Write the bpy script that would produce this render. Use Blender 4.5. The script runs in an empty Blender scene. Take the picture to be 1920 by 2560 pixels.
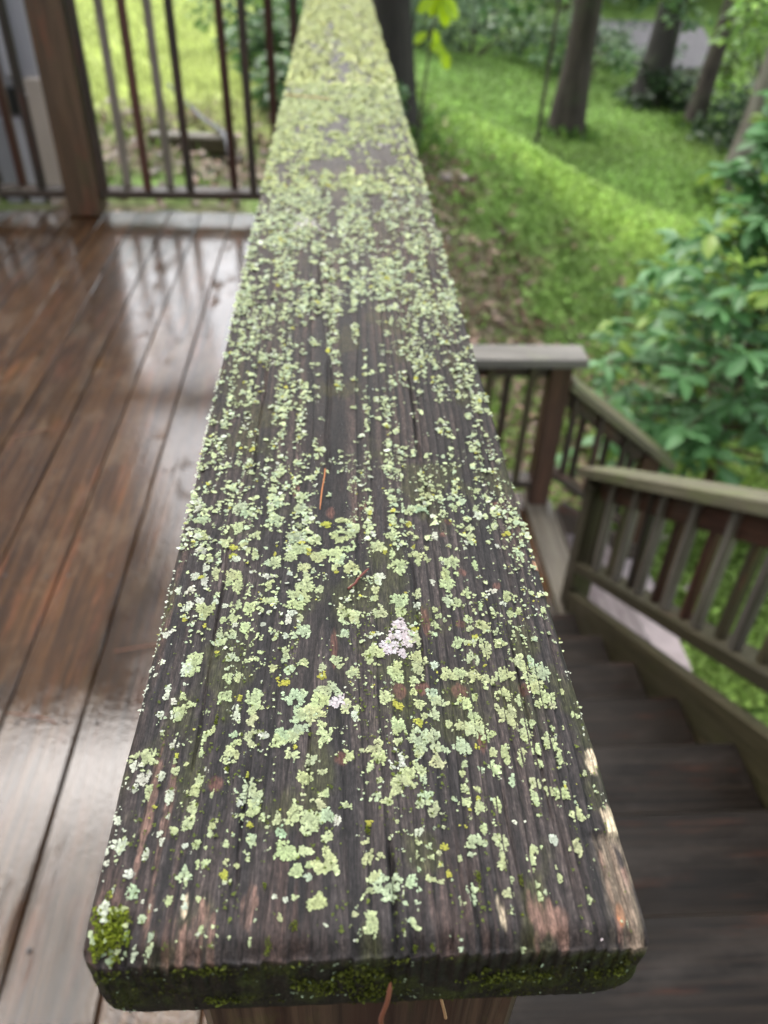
import bpy, math, random
import numpy as np
from mathutils import Vector, Matrix

random.seed(7)
rng = np.random.default_rng(7)
sc = bpy.context.scene
col = sc.collection

# ------------------------------------------------------------------ camera, sky, sun, exposure
F_PX, PITCH, YAW, ROLL = 2002.3, 0.6706, 0.0706, 0.0356
CAM = Vector((-0.0068, -0.087, 0.2078))
_f = Vector((math.sin(YAW) * math.cos(PITCH), math.cos(YAW) * math.cos(PITCH), -math.sin(PITCH)))
_r = Vector((math.cos(YAW), -math.sin(YAW), 0.0))
_u = _r.cross(_f)
_r2 = _r * math.cos(ROLL) + _u * math.sin(ROLL)
_u2 = -_r * math.sin(ROLL) + _u * math.cos(ROLL)
cd = bpy.data.cameras.new('camera')
cam = bpy.data.objects.new('camera', cd)
col.objects.link(cam)
m = Matrix((_r2, _u2, -_f)).transposed().to_4x4()
m.translation = CAM
cam.matrix_world = m
cd.sensor_fit = 'VERTICAL'
cd.sensor_height = 36.0
cd.lens = F_PX / 2560 * 36.0
cd.clip_start, cd.clip_end = 0.01, 400.0
cd.dof.use_dof = True
cd.dof.focus_distance = 0.272
cd.dof.aperture_fstop = 11.0
cd.dof.aperture_blades = 0
sc.camera = cam

SUN_EL, SUN_AZ = math.radians(62), math.radians(-20)      # azimuth from +y towards +x
w = bpy.data.worlds.new('World')
sc.world = w
w.use_nodes = True
nt = w.node_tree
sky = nt.nodes.new('ShaderNodeTexSky')
sky.sky_type = 'NISHITA'
sky.sun_disc = False
sky.sun_elevation = SUN_EL
sky.sun_rotation = SUN_AZ
sky.dust_density = 4.0
sky.air_density = 1.2
hsv = nt.nodes.new('ShaderNodeHueSaturation')
hsv.inputs['Saturation'].default_value = 0.40
bg = nt.nodes['Background']
bg.inputs['Strength'].default_value = 0.15
nt.links.new(sky.outputs[0], hsv.inputs['Color'])
nt.links.new(hsv.outputs[0], bg.inputs['Color'])
sl = bpy.data.lights.new('sun', 'SUN')
sl.energy = 0.75
sl.angle = math.radians(110)
sl.color = (1.0, 0.97, 0.93)
so = bpy.data.objects.new('sun', sl)
col.objects.link(so)
d = Vector((math.sin(SUN_AZ) * math.cos(SUN_EL), math.cos(SUN_AZ) * math.cos(SUN_EL), math.sin(SUN_EL)))
so.rotation_euler = d.to_track_quat('Z', 'Y').to_euler()
so.location = d * 30

sc.view_settings.view_transform = 'Standard'
sc.view_settings.look = 'None'
sc.view_settings.gamma = 1.0
sc.view_settings.use_curve_mapping = False
sc.view_settings.exposure = 2.0
sc.render.engine = 'CYCLES'
sc.cycles.use_denoising = True
sc.cycles.max_bounces = 6
sc.cycles.diffuse_bounces = 3
sc.cycles.glossy_bounces = 3
sc.cycles.transmission_bounces = 3
sc.cycles.use_adaptive_sampling = True

# ------------------------------------------------------------------ noise
def _hash(ix, iy, seed):
    h = (ix.astype(np.int64) * 374761393 + iy.astype(np.int64) * 668265263 + seed * 974634777) & 0xFFFFFFFF
    h = ((h ^ (h >> 13)) * 1274126177) & 0xFFFFFFFF
    h = (h ^ (h >> 16)) & 0xFFFFFFFF
    return h.astype(np.float64) / 4294967295.0
def vn(x, y, seed=0):
    x = np.asarray(x, float); y = np.asarray(y, float)
    x, y = np.broadcast_arrays(x, y)
    xi = np.floor(x); yi = np.floor(y)
    fx = x - xi; fy = y - yi
    fx = fx * fx * (3 - 2 * fx); fy = fy * fy * (3 - 2 * fy)
    a = _hash(xi, yi, seed); b = _hash(xi + 1, yi, seed); c = _hash(xi, yi + 1, seed); e = _hash(xi + 1, yi + 1, seed)
    return (a * (1 - fx) + b * fx) * (1 - fy) + (c * (1 - fx) + e * fx) * fy
def fbm(x, y, seed=0, o=3):
    s = 0; a = 0.5; t = 0
    for k in range(o):
        s = s + a * vn(np.asarray(x) * 2 ** k, np.asarray(y) * 2 ** k, seed + 17 * k); t += a; a *= 0.5
    return s / t
def sst(a, b, x):
    t = np.clip((np.asarray(x, float) - a) / (b - a), 0, 1)
    return t * t * (3 - 2 * t)

# ------------------------------------------------------------------ objects
def tag(o, label=None, cat=None, group=None, kind=None):
    if label: o['label'] = label
    if cat: o['category'] = cat
    if group: o['group'] = group
    if kind: o['kind'] = kind
    return o
def empty(name, loc, label=None, cat=None, group=None, kind=None):
    o = bpy.data.objects.new(name, None)
    col.objects.link(o)
    o.location = loc
    o.empty_display_size = 0.05
    tag(o, label, cat, group, kind)
    return o
def link(name, me, parent=None, mat=None, matrix=None):
    o = bpy.data.objects.new(name, me)
    col.objects.link(o)
    if mat is not None and not me.materials: me.materials.append(mat)
    mw = matrix if matrix is not None else Matrix.Identity(4)
    if parent is not None:
        o.parent = parent
        off = Vector((0, 0, 0)); p = parent
        base = Matrix.Identity(4)
        chain = []
        while p is not None:
            chain.append(p); p = p.parent
        for p in reversed(chain): base = base @ p.matrix_basis
        o.matrix_basis = base.inverted() @ mw
    else:
        o.matrix_basis = mw
    return o
def np_mesh(name, V, Fc, C=None, smooth=False):
    V = np.ascontiguousarray(V, np.float32); Fc = np.ascontiguousarray(Fc, np.int32)
    me = bpy.data.meshes.new(name)
    k = Fc.shape[1]
    me.vertices.add(len(V)); me.vertices.foreach_set('co', V.ravel())
    me.loops.add(Fc.size); me.loops.foreach_set('vertex_index', Fc.ravel())
    me.polygons.add(len(Fc))
    me.polygons.foreach_set('loop_start', np.arange(0, Fc.size, k, dtype=np.int32))
    if smooth: me.polygons.foreach_set('use_smooth', np.ones(len(Fc), dtype=bool))
    if C is not None:
        a = me.color_attributes.new('Col', 'FLOAT_COLOR', 'POINT')
        C4 = np.ones((len(V), 4), np.float32); C4[:, :np.shape(C)[1]] = C
        a.data.foreach_set('color', C4.ravel())
    me.update(calc_edges=True)
    me.validate()
    return me
class Acc:
    """collects arrays of polygons that all have the same number of corners"""
    def __init__(self): self.V = []; self.F = []; self.C = []; self.n = 0
    def add(self, V, Fc, C=None):
        V = np.asarray(V, float).reshape(-1, 3)
        self.V.append(V); self.F.append(np.asarray(Fc, int) + self.n); self.n += len(V)
        if C is not None: self.C.append(np.broadcast_to(np.asarray(C, float), (len(V), 3)))
    def mesh(self, name, smooth=False):
        return np_mesh(name, np.concatenate(self.V), np.concatenate(self.F), np.concatenate(self.C) if self.C else None, smooth)

# ------------------------------------------------------------------ materials
def new_mat(name):
    mt = bpy.data.materials.new(name); mt.use_nodes = True
    return mt, mt.node_tree, mt.node_tree.nodes['Principled BSDF']
def N(t, kind, **kw):
    n = t.nodes.new(kind)
    for k, v in kw.items():
        if k in n.inputs: n.inputs[k].default_value = v
        else: setattr(n, k, v)
    return n
def ramp(t, fac, stops):
    r = t.nodes.new('ShaderNodeValToRGB')
    el = r.color_ramp.elements
    while len(el) < len(stops): el.new(0.5)
    for e, (p, c) in zip(el, stops):
        e.position = p
        e.color = (c, c, c, 1) if isinstance(c, (int, float)) else (*c, 1)
    t.links.new(fac, r.inputs[0])
    return r.outputs[0]
def mixc(t, fac, a, b, mode='MIX'):
    n = t.nodes.new('ShaderNodeMix'); n.data_type = 'RGBA'; n.blend_type = mode
    for s, v in ((n.inputs[0], fac), (n.inputs[6], a), (n.inputs[7], b)):
        if hasattr(v, 'is_linked'): t.links.new(v, s)
        elif isinstance(v, (int, float)): s.default_value = v
        else: s.default_value = (*v, 1)
    return n.outputs[2]
def noise(t, vec, scale, detail=4, rough=0.6, dist=0.0):
    n = N(t, 'ShaderNodeTexNoise', Scale=scale, Detail=detail, Roughness=rough, Distortion=dist)
    t.links.new(vec, n.inputs['Vector'])
    return n.outputs['Fac']
def mapped(t, vec, scale, loc=None):
    n = t.nodes.new('ShaderNodeMapping'); n.inputs['Scale'].default_value = scale
    t.links.new(vec, n.inputs['Vector'])
    if loc is not None: t.links.new(loc, n.inputs['Location'])
    return n.outputs[0]
def rand_vec(t):
    """a per-object random offset so that no two boards show the same grain"""
    oi = t.nodes.new('ShaderNodeObjectInfo')
    mu = N(t, 'ShaderNodeMath', operation='MULTIPLY'); mu.inputs[1].default_value = 37.0
    t.links.new(oi.outputs['Random'], mu.inputs[0])
    cb = t.nodes.new('ShaderNodeCombineXYZ')
    for i in range(3): t.links.new(mu.outputs[0], cb.inputs[i])
    return cb.outputs[0], oi.outputs['Random']
def wood(name, dark, light, red=None, red_amt=0.0, green=None, green_amt=0.0, rough=(0.45, 0.7), bump=0.25, wet=None, tint=0.25, spec=0.5, gs=1.0):
    """weathered timber; the board's length runs along local x"""
    mt, t, b = new_mat(name)
    tc = t.nodes.new('ShaderNodeTexCoord').outputs['Object']
    off, rnd = rand_vec(t)
    g = noise(t, mapped(t, tc, (1.5, 42 * gs, 42 * gs), off), 1.0, 5, 0.65, 0.6)
    g2 = noise(t, mapped(t, tc, (6, 230, 230), off), 1.0, 3, 0.6)
    bl = noise(t, mapped(t, tc, (3.5, 9, 9), off), 1.0, 4, 0.6)
    c = mixc(t, ramp(t, g, [(0.36, 0.0), (0.64, 1.0)]), dark, light)
    c = mixc(t, ramp(t, g2, [(0.35, 0.55), (0.65, 0.0)]), c, tuple(v * 0.45 for v in dark))
    if red is not None:
        rm = noise(t, mapped(t, tc, (2.2, 11 * gs, 11 * gs), off), 1.3, 4, 0.7)
        c = mixc(t, ramp(t, rm, [(0.62 - 0.25 * red_amt, 0.0), (0.80 - 0.25 * red_amt, 0.9)]), c, red)
    if green is not None:
        gm = noise(t, mapped(t, tc, (3, 7, 7), off), 1.7, 5, 0.7)
        c = mixc(t, ramp(t, gm, [(0.62 - 0.3 * green_amt, 0.0), (0.85 - 0.3 * green_amt, 0.85)]), c, green)
    hv = N(t, 'ShaderNodeHueSaturation')
    t.links.new(c, hv.inputs['Color'])
    mr = N(t, 'ShaderNodeMapRange'); mr.inputs['To Min'].default_value = 1 - tint; mr.inputs['To Max'].default_value = 1 + tint
    t.links.new(rnd, mr.inputs['Value']); t.links.new(mr.outputs[0], hv.inputs['Value'])
    t.links.new(hv.outputs[0], b.inputs['Base Color'])
    b.inputs['Specular IOR Level'].default_value = spec
    rr = ramp(t, bl, [(0.35, rough[0]), (0.65, rough[1])])
    bp = N(t, 'ShaderNodeBump', Strength=bump, Distance=0.004)
    hsum = N(t, 'ShaderNodeMath', operation='ADD')
    t.links.new(g, hsum.inputs[0]); t.links.new(g2, hsum.inputs[1])
    t.links.new(hsum.outputs[0], bp.inputs['Height'])
    if wet is not None:
        wp = t.nodes.new('ShaderNodeNewGeometry').outputs['Position']
        wn = noise(t, mapped(t, wp, (8.0, 3.0, 8.0)), 1.0, 5, 0.62, 0.5)
        edge = N(t, 'ShaderNodeMath', operation='MULTIPLY'); edge.inputs[1].default_value = 0.22
        t.links.new(g, edge.inputs[0])
        ad = N(t, 'ShaderNodeMath', operation='ADD')
        t.links.new(wn, ad.inputs[0]); t.links.new(edge.outputs[0], ad.inputs[1])
        wm = ramp(t, ad.outputs[0], [(wet, 0.0), (wet + 0.10, 1.0)])
        t.links.new(mixc(t, wm, rr, (0.30, 0.30, 0.30)), b.inputs['Roughness'])
        dm = mixc(t, wm, hv.outputs[0], (0.78, 0.68, 0.58), 'MULTIPLY')
        sn = noise(t, mapped(t, wp, (3.4, 1.2, 3.0)), 1.0, 5, 0.7, 0.8)                # old damp and algae stains
        dm = mixc(t, ramp(t, sn, [(0.46, 0.0), (0.60, 0.85)]), dm, mixc(t, 1.0, dm, (0.42, 0.40, 0.30), 'MULTIPLY'))
        t.links.new(dm, b.inputs['Base Color'])
        # standing water: a clear coat whose own surface is nearly flat, stippled by drips
        t.links.new(wm, b.inputs['Coat Weight'])
        b.inputs['Coat IOR'].default_value = 1.47
        dr = noise(t, mapped(t, wp, (1, 1, 1)), 120.0, 2, 0.5)
        t.links.new(ramp(t, noise(t, wp, 9.0, 3, 0.6), [(0.4, 0.05), (0.65, 0.16)]), b.inputs['Coat Roughness'])
        cb = N(t, 'ShaderNodeBump', Strength=0.20, Distance=0.0015)
        cs = N(t, 'ShaderNodeMath', operation='ADD'); t.links.new(dr, cs.inputs[0]); t.links.new(g, cs.inputs[1])
        t.links.new(cs.outputs[0], cb.inputs['Height'])
        t.links.new(cb.outputs[0], b.inputs['Coat Normal'])
    else:
        t.links.new(rr, b.inputs['Roughness'])
    t.links.new(bp.outputs[0], b.inputs['Normal'])
    return mt
def col_mat(name, rough=0.6, spec=0.3, transl=0.0, bump=0.0, bscale=300.0, coat=0.0):
    mt, t, b = new_mat(name)
    a = t.nodes.new('ShaderNodeAttribute'); a.attribute_name = 'Col'
    t.links.new(a.outputs['Color'], b.inputs['Base Color'])
    b.inputs['Roughness'].default_value = rough
    if rough < 0: t.links.new(a.outputs['Alpha'], b.inputs['Roughness'])      # roughness kept in the alpha of the pigment
    if rough < 0: t.links.new(a.outputs['Alpha'], b.inputs['Roughness'])      # roughness kept in the alpha of the pigment
    b.inputs['Specular IOR Level'].default_value = spec
    if coat: b.inputs['Coat Weight'].default_value = coat; b.inputs['Coat Roughness'].default_value = 0.15
    if bump:
        p = t.nodes.new('ShaderNodeNewGeometry').outputs['Position']
        bp = N(t, 'ShaderNodeBump', Strength=bump, Distance=0.0004)
        t.links.new(noise(t, p, bscale, 3, 0.6), bp.inputs['Height'])
        t.links.new(bp.outputs[0], b.inputs['Normal'])
    if transl:
        tr = t.nodes.new('ShaderNodeBsdfTranslucent'); t.links.new(a.outputs['Color'], tr.inputs['Color'])
        mx = t.nodes.new('ShaderNodeMixShader'); mx.inputs[0].default_value = transl
        o = t.nodes['Material Output']
        t.links.new(b.outputs[0], mx.inputs[1]); t.links.new(tr.outputs[0], mx.inputs[2]); t.links.new(mx.outputs[0], o.inputs['Surface'])
    return mt
def plain(name, c, rough=0.6, var=0.3, scale=8.0, spec=0.4, bump=0.15, c2=None):
    mt, t, b = new_mat(name)
    p = t.nodes.new('ShaderNodeTexCoord').outputs['Object']
    n = noise(t, p, scale, 5, 0.65)
    cc = mixc(t, ramp(t, n, [(0.3, 0.0), (0.7, 1.0)]), tuple(v * (1 - var) for v in c), c2 or tuple(min(1, v * (1 + var)) for v in c))
    t.links.new(cc, b.inputs['Base Color'])
    b.inputs['Roughness'].default_value = rough; b.inputs['Specular IOR Level'].default_value = spec
    bp = N(t, 'ShaderNodeBump', Strength=bump, Distance=0.01)
    t.links.new(noise(t, p, scale * 6, 4, 0.7), bp.inputs['Height'])
    t.links.new(bp.outputs[0], b.inputs['Normal'])
    return mt

# ------------------------------------------------------------------ materials used
M = {}
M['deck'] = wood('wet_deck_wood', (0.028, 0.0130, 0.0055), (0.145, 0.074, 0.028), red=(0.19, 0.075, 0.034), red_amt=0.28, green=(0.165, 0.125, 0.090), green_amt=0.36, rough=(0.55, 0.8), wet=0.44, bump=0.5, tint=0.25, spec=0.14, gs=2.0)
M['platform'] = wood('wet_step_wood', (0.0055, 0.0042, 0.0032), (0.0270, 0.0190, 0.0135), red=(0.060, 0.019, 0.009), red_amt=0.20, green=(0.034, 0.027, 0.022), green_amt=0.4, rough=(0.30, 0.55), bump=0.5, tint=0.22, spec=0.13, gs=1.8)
M['rail'] = wood('weathered_rail_wood', (0.028, 0.020, 0.014), (0.085, 0.062, 0.045), red=(0.090, 0.030, 0.018), red_amt=0.30, green=(0.050, 0.048, 0.018), green_amt=0.15, tint=0.40)
M['pale'] = wood('pale_rail_wood', (0.13, 0.112, 0.088), (0.32, 0.285, 0.235), green=(0.06, 0.06, 0.025), green_amt=0.1, tint=0.35)
M['stain'] = wood('red_stained_wood', (0.050, 0.019, 0.011), (0.125, 0.050, 0.030), tint=0.25)
M['mossy'] = wood('mossy_rail_wood', (0.10, 0.090, 0.055), (0.20, 0.18, 0.115), green=(0.12, 0.15, 0.045), green_amt=0.45, red=(0.17, 0.09, 0.06), red_amt=0.1, tint=0.1)
M['grey'] = wood('grey_cap_wood', (0.115, 0.105, 0.09), (0.235, 0.215, 0.185), green=(0.15, 0.165, 0.08), green_amt=0.25, tint=0.05)
M['olive'] = wood('olive_stringer_wood', (0.050, 0.042, 0.020), (0.105, 0.085, 0.045), red=(0.12, 0.05, 0.03), red_amt=0.1, green=(0.06, 0.06, 0.02), green_amt=0.2)
M['tan'] = wood('tan_landing_wood', (0.11, 0.090, 0.065), (0.22, 0.19, 0.145), tint=0.35, rough=(0.3, 0.5))
M['bark'] = None

# ------------------------------------------------------------------ timber builder
def box_mesh(L, W, H, ch=0.004):
    """chamfered board centred on the origin, length along x"""
    vs = []
    for sx in (-1, 1):
        for sy in (-1, 1):
            for sz in (-1, 1):
                x, y, z = sx * L / 2, sy * W / 2, sz * H / 2
                vs += [(x - sx * ch, y - sy * ch, z), (x - sx * ch, y, z - sz * ch), (x, y - sy * ch, z - sz * ch)]
    def ix(sx, sy, sz, k): return ((sx * 2 + sy) * 2 + sz) * 3 + k
    f = []
    for s in (0, 1):
        f.append([ix(0, 0, s, 0), ix(1, 0, s, 0), ix(1, 1, s, 0), ix(0, 1, s, 0)][::1 if s else -1])
        f.append([ix(0, s, 0, 1), ix(1, s, 0, 1), ix(1, s, 1, 1), ix(0, s, 1, 1)][::-1 if s else 1])
        f.append([ix(s, 0, 0, 2), ix(s, 1, 0, 2), ix(s, 1, 1, 2), ix(s, 0, 1, 2)][::1 if s else -1])
    for a in (0, 1):
        for b in (0, 1):
            f.append([ix(0, a, b, 0), ix(1, a, b, 0), ix(1, a, b, 1), ix(0, a, b, 1)])
            f.append([ix(a, 0, b, 0), ix(a, 1, b, 0), ix(a, 1, b, 2), ix(a, 0, b, 2)])
            f.append([ix(a, b, 0, 1), ix(a, b, 1, 1), ix(a, b, 1, 2), ix(a, b, 0, 2)])
    for sx in (0, 1):
        for sy in (0, 1):
            for sz in (0, 1):
                f.append([ix(sx, sy, sz, 0), ix(sx, sy, sz, 1), ix(sx, sy, sz, 2)])
    me = bpy.data.meshes.new('board')
    me.from_pydata(vs, [], f)
    import bmesh
    bm = bmesh.new(); bm.from_mesh(me); bmesh.ops.recalc_face_normals(bm, faces=bm.faces); bm.to_mesh(me); bm.free()
    return me
_cache = {}
def timber(name, p0, p1, W, H, mat, parent=None, up=(0, 0, 1), ch=0.004, spin=0.0):
    """board from p0 to p1 (centre line); W across, H along 'up'"""
    p0 = Vector(p0); p1 = Vector(p1)
    L = (p1 - p0).length
    key = (round(L, 4), round(W, 4), round(H, 4), ch, mat.name)
    me = _cache.get(key)
    if me is None:
        me = box_mesh(L, W, H, ch); me.materials.append(mat); _cache[key] = me
    x = (p1 - p0).normalized(); u = Vector(up)
    y = u.cross(x)
    if y.length < 1e-4: y = Vector((0, 1, 0)).cross(x)
    y.normalize(); z = x.cross(y)
    mw = Matrix((x, y, z)).transposed().to_4x4()
    if spin: mw = mw @ Matrix.Rotation(spin, 4, 'X')
    mw.translation = (p0 + p1) / 2
    return link(name, me, parent, None, mw)

ZD = -1.027
# ------------------------------------------------------------------ deck (setting)
deck = empty('deck', (0, 0, ZD), kind='structure')
STEP = 0.1425
gap0 = -0.6298
BW = STEP - 0.003
k = -22
boards = []
while gap0 + k * STEP < 0.08:
    xa = gap0 + k * STEP
    jz = rng.normal(0, 0.0008)
    o = timber('deck_board', (xa + STEP / 2, -1.2, ZD - 0.016 + jz), (xa + STEP / 2, 3.69 + rng.normal(0, 0.003), ZD - 0.016 + jz + rng.normal(0, .0006)), BW, 0.032, M['deck'], deck, ch=0.003)
    k += 1
for yj in (-1.15, -0.75, -0.35, 0.05, 0.445, 0.85, 1.25, 1.65, 2.05, 2.45, 2.85, 3.25, 3.66):
    timber('joist', (-3.7, yj, ZD - 0.125), (0.05, yj, ZD - 0.125), 0.04, 0.18, M['rail'], deck)
timber('rim_joist', (0.072, -1.2, ZD - 0.132), (0.072, 3.68, ZD - 0.132), 0.038, 0.19, M['rail'], deck)
# boards of the platform at the head of the stairs
for ya, yb in ((-1.2, -0.905), (-0.90, -0.63), (-0.625, -0.355), (-0.35, -0.08), (-0.075, 0.195), (0.2, 0.47)):
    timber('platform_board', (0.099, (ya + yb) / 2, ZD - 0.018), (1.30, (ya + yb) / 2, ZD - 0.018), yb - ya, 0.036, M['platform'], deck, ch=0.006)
timber('rim_joist', (0.10, 0.44, ZD - 0.130), (1.30, 0.44, ZD - 0.130), 0.038, 0.186, M['rail'], deck)

# screw heads where the boards cross the joists
sv, sf = [], []
for kb in range(-22, 5):
    for yj in (-1.15, -0.75, -0.35, 0.05, 0.445, 0.85, 1.25, 1.65, 2.05, 2.45, 2.85, 3.25, 3.66):
        for s_ in (0.028, 0.114):
            cx, cy = gap0 + kb * STEP + s_ + rng.normal(0, .003), yj + rng.normal(0, .004)
            b0 = len(sv)
            sv += [(cx + 0.0042 * math.cos(a), cy + 0.0042 * math.sin(a), ZD + 0.0022) for a in np.linspace(0, 2 * math.pi, 8)[:-1]] + [(cx, cy, ZD + 0.0012)]
            sf += [(b0 + i, b0 + (i + 1) % 7, b0 + 7) for i in range(7)]
me = bpy.data.meshes.new('screw_heads'); me.from_pydata(sv, [], sf)
tag(link('screw_heads', me, deck, plain('dark_screw', (0.03, 0.026, 0.024), rough=0.4)), kind='stuff')
# ------------------------------------------------------------------ stairs
stairs = empty('staircase', (0.5, 0.47, ZD), 'dark wet wooden stairs going down away from the deck beside the lichen covered rail', 'stairs')
RUN, RISE = 0.275, 0.173
for kx in range(1, 7):
    zt = ZD - RISE * kx
    y1 = 0.47 + RUN * kx
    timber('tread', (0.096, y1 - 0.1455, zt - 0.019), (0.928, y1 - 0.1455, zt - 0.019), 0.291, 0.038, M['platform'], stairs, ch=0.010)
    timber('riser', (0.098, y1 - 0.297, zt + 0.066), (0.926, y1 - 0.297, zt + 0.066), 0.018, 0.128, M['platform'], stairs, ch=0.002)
sl_ = RISE / RUN
def stringer(x, W=0.04):
    n = Vector((0, math.sin(math.atan(sl_)), math.cos(math.atan(sl_))))
    def zt(y): return ZD - sl_ * (y - 0.47) + 0.055
    h = 0.30
    c = n * (-h / 2)
    p0 = Vector((x, 0.30, zt(0.30))) + c; p1 = Vector((x, 2.31, zt(2.31))) + c
    return timber('stringer', p0, p1, W, h, M['olive'], stairs, ch=0.005)
stringer(0.970); stringer(0.072 + 0.0, 0.036)
# landing
ZL = ZD - 7 * RISE
landing = empty('landing', (0.5, 2.6, ZL), kind='structure')
xs = np.arange(0.10, 1.04, 0.1375)
for i, xa in enumerate(xs):
    mt = M['tan'] if i in (4, 6) else M['deck']
    timber('landing_board', (xa + 0.067, 2.10, ZL - 0.016), (xa + 0.067, 3.15, ZL - 0.016), 0.132, 0.032, mt, landing, ch=0.005)
timber('rim_joist', (0.09, 3.13, ZL - 0.115), (1.06, 3.13, ZL - 0.115), 0.038, 0.16, M['rail'], landing)
timber('rim_joist', (1.045, 2.11, ZL - 0.115), (1.045, 3.10, ZL - 0.115), 0.038, 0.16, M['rail'], landing)
# short lower flight: one tread and a pale wet concrete pad
lower = empty('staircase', (1.2, 2.7, -2.45), 'single pinkish wet step leading off the landing between its two posts', 'stairs')
M['pink'] = wood('pinkish_wet_wood', (0.13, 0.105, 0.105), (0.24, 0.20, 0.20), tint=0.05, rough=(0.2, 0.4))
timber('tread', (1.215, 2.28, -2.43), (1.215, 3.02, -2.43), 0.285, 0.034, M['pink'], lower, ch=0.006)
timber('riser', (1.078, 2.30, -2.335), (1.078, 3.02, -2.335), 0.018, 0.15, M['rail'], lower, ch=0.002)
timber('stringer', (1.07, 3.045, -2.30), (1.62, 3.045, -2.66), 0.036, 0.17, M['rail'], lower)
conc = plain('wet_concrete', (0.33, 0.28, 0.285), rough=0.18, var=0.25, scale=7, spec=0.5, bump=0.08)
def slab(pts, zt, zb, name, mat, parent=None):
    n = len(pts)
    V = [(x, y, zt) for x, y in pts] + [(x, y, zb) for x, y in pts]
    Fc = [list(range(n)), list(range(2 * n - 1, n - 1, -1))] + [[i, (i + 1) % n + 0, (i + 1) % n + n, i + n][::-1] for i in range(n)]
    me = bpy.data.meshes.new(name); me.from_pydata(V, [], Fc); me.materials.append(mat)
    return link(name, me, parent)
pad = empty('path', (1.4, 2.6, -2.6), kind='structure')
arc = [(1.60 - 0.22 * (1 - math.cos(a)), 2.30 - 0.25 * math.sin(a)) for a in np.linspace(0, 1.5, 8)]
seam = [(1.34, 3.02), (1.365, 2.80), (1.40, 2.62), (1.435, 2.50), (1.455, 2.38), (1.45, 2.25), (1.43, 2.12), (1.40, 2.04)]
slab(seam + [(1.30, 2.04), (1.30, 3.02)], -2.602, -2.80, 'path_slab', conc, pad)
slab([(1.60, 3.02)] + arc + [(1.415, 2.03)] + [(x + .012, y) for x, y in seam[:-1]][::-1], -2.597, -2.80, 'path_slab', plain('pale_wet_concrete', (0.33, 0.28, 0.28), rough=0.2, var=0.2, scale=9, bump=0.08), pad)

# ------------------------------------------------------------------ railings
def balusters(parent, a, b, zlo, zhi, n, side, off, mats, s=0.036, slope=None, skip=()):
    """n uprights from a to b, alternately on the two faces of the rail; zlo/zhi: functions of the plan point"""
    a = Vector(a); b = Vector(b)
    for i in range(n):
        if i in skip: continue
        t = i / max(1, n - 1)
        p = a.lerp(b, t) + Vector(side) * (off if i % 2 else -off) + Vector((random.gauss(0, .003), random.gauss(0, .003), 0))
        mt = mats[i % len(mats)] if random.random() > 0.2 else random.choice(mats)
        lean = Vector((random.gauss(0, .003), random.gauss(0, .003), 0))
        timber('baluster', (p.x, p.y, zlo(p)), (p.x + lean.x, p.y + lean.y, zhi(p)), s, s, mt, parent, up=(0, 1, 0), ch=0.004)

rail = empty('deck_railing', (0, 0.05, ZD), 'deck railing in front whose wide weathered cap board is covered with pale green lichen', 'railing')
cap_post = wood('streaked_post_wood', (0.020, 0.008, 0.006), (0.13, 0.080, 0.055), red=(0.036, 0.010, 0.007), red_amt=0.55, green=(0.13, 0.145, 0.035), green_amt=0.40, tint=0.0, gs=3.2)
timber('post', (0.0, 0.075, ZD - 0.1), (0.0, 0.075, -0.0315), 0.118, 0.090, cap_post, rail, up=(0, 1, 0), ch=0.004)
for yp in (1.86,):
    timber('post', (0.0, yp, ZD - 0.1), (0.0, yp, -0.1215), 0.09, 0.09, M['rail'], rail, up=(0, 1, 0))
timber('top_rail', (0.0, 0.121, -0.077), (0.0, 3.60, -0.077), 0.038, 0.089, M['rail'], rail)
timber('bottom_rail', (0.0, 0.121, ZD + 0.10), (0.0, 1.81, ZD + 0.10), 0.089, 0.038, M['rail'], rail)
timber('bottom_rail', (0.0, 1.91, ZD + 0.10), (0.0, 3.60, ZD + 0.10), 0.089, 0.038, M['rail'], rail)
balusters(rail, (0, 0.20, 0), (0, 1.78, 0), lambda p: ZD + 0.12, lambda p: -0.05, 15, (1, 0, 0), 0.0375, [M['rail'], M['pale']])
balusters(rail, (0, 1.96, 0), (0, 3.55, 0), lambda p: ZD + 0.12, lambda p: -0.05, 15, (1, 0, 0), 0.0375, [M['rail'], M['pale']])

far = empty('deck_railing', (-1.0, 3.65, ZD), 'far deck railing of dark balusters with a thick brown post, before the bright lawn', 'railing')
post_m = wood('brown_post_wood', (0.050, 0.028, 0.014), (0.140, 0.084, 0.046), red=(0.140, 0.046, 0.022), red_amt=0.36, green=(0.060, 0.055, 0.020), green_amt=0.18, tint=0.0, bump=0.4)
timber('post', (-1.135, 3.682, ZD + 0.002), (-1.135, 3.682, -0.03), 0.145, 0.145, post_m, far, up=(0, 1, 0), ch=0.006)
timber('post', (0.0, 3.66, ZD - 0.2), (0.0, 3.66, -0.04), 0.09, 0.09, M['rail'], far, up=(0, 1, 0))
for xa, xb in ((-1.060, -0.046), (-3.6, -1.210)):
    timber('bottom_rail', (xa, 3.67, -0.9330), (xb, 3.67, -0.9330), 0.089, 0.034, M['rail'], far)
    timber('top_rail', (xa, 3.67, -0.085), (xb, 3.67, -0.085), 0.038, 0.089, M['rail'], far)
timber('cap_board', (-3.6, 3.67, -0.019), (-0.075, 3.67, -0.019), 0.14, 0.038, M['mossy'], far)
bx = [-1.035, -0.945, -0.845, -0.755, -0.658, -0.469, -0.3785, -0.275, -0.173, -0.085]
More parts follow.
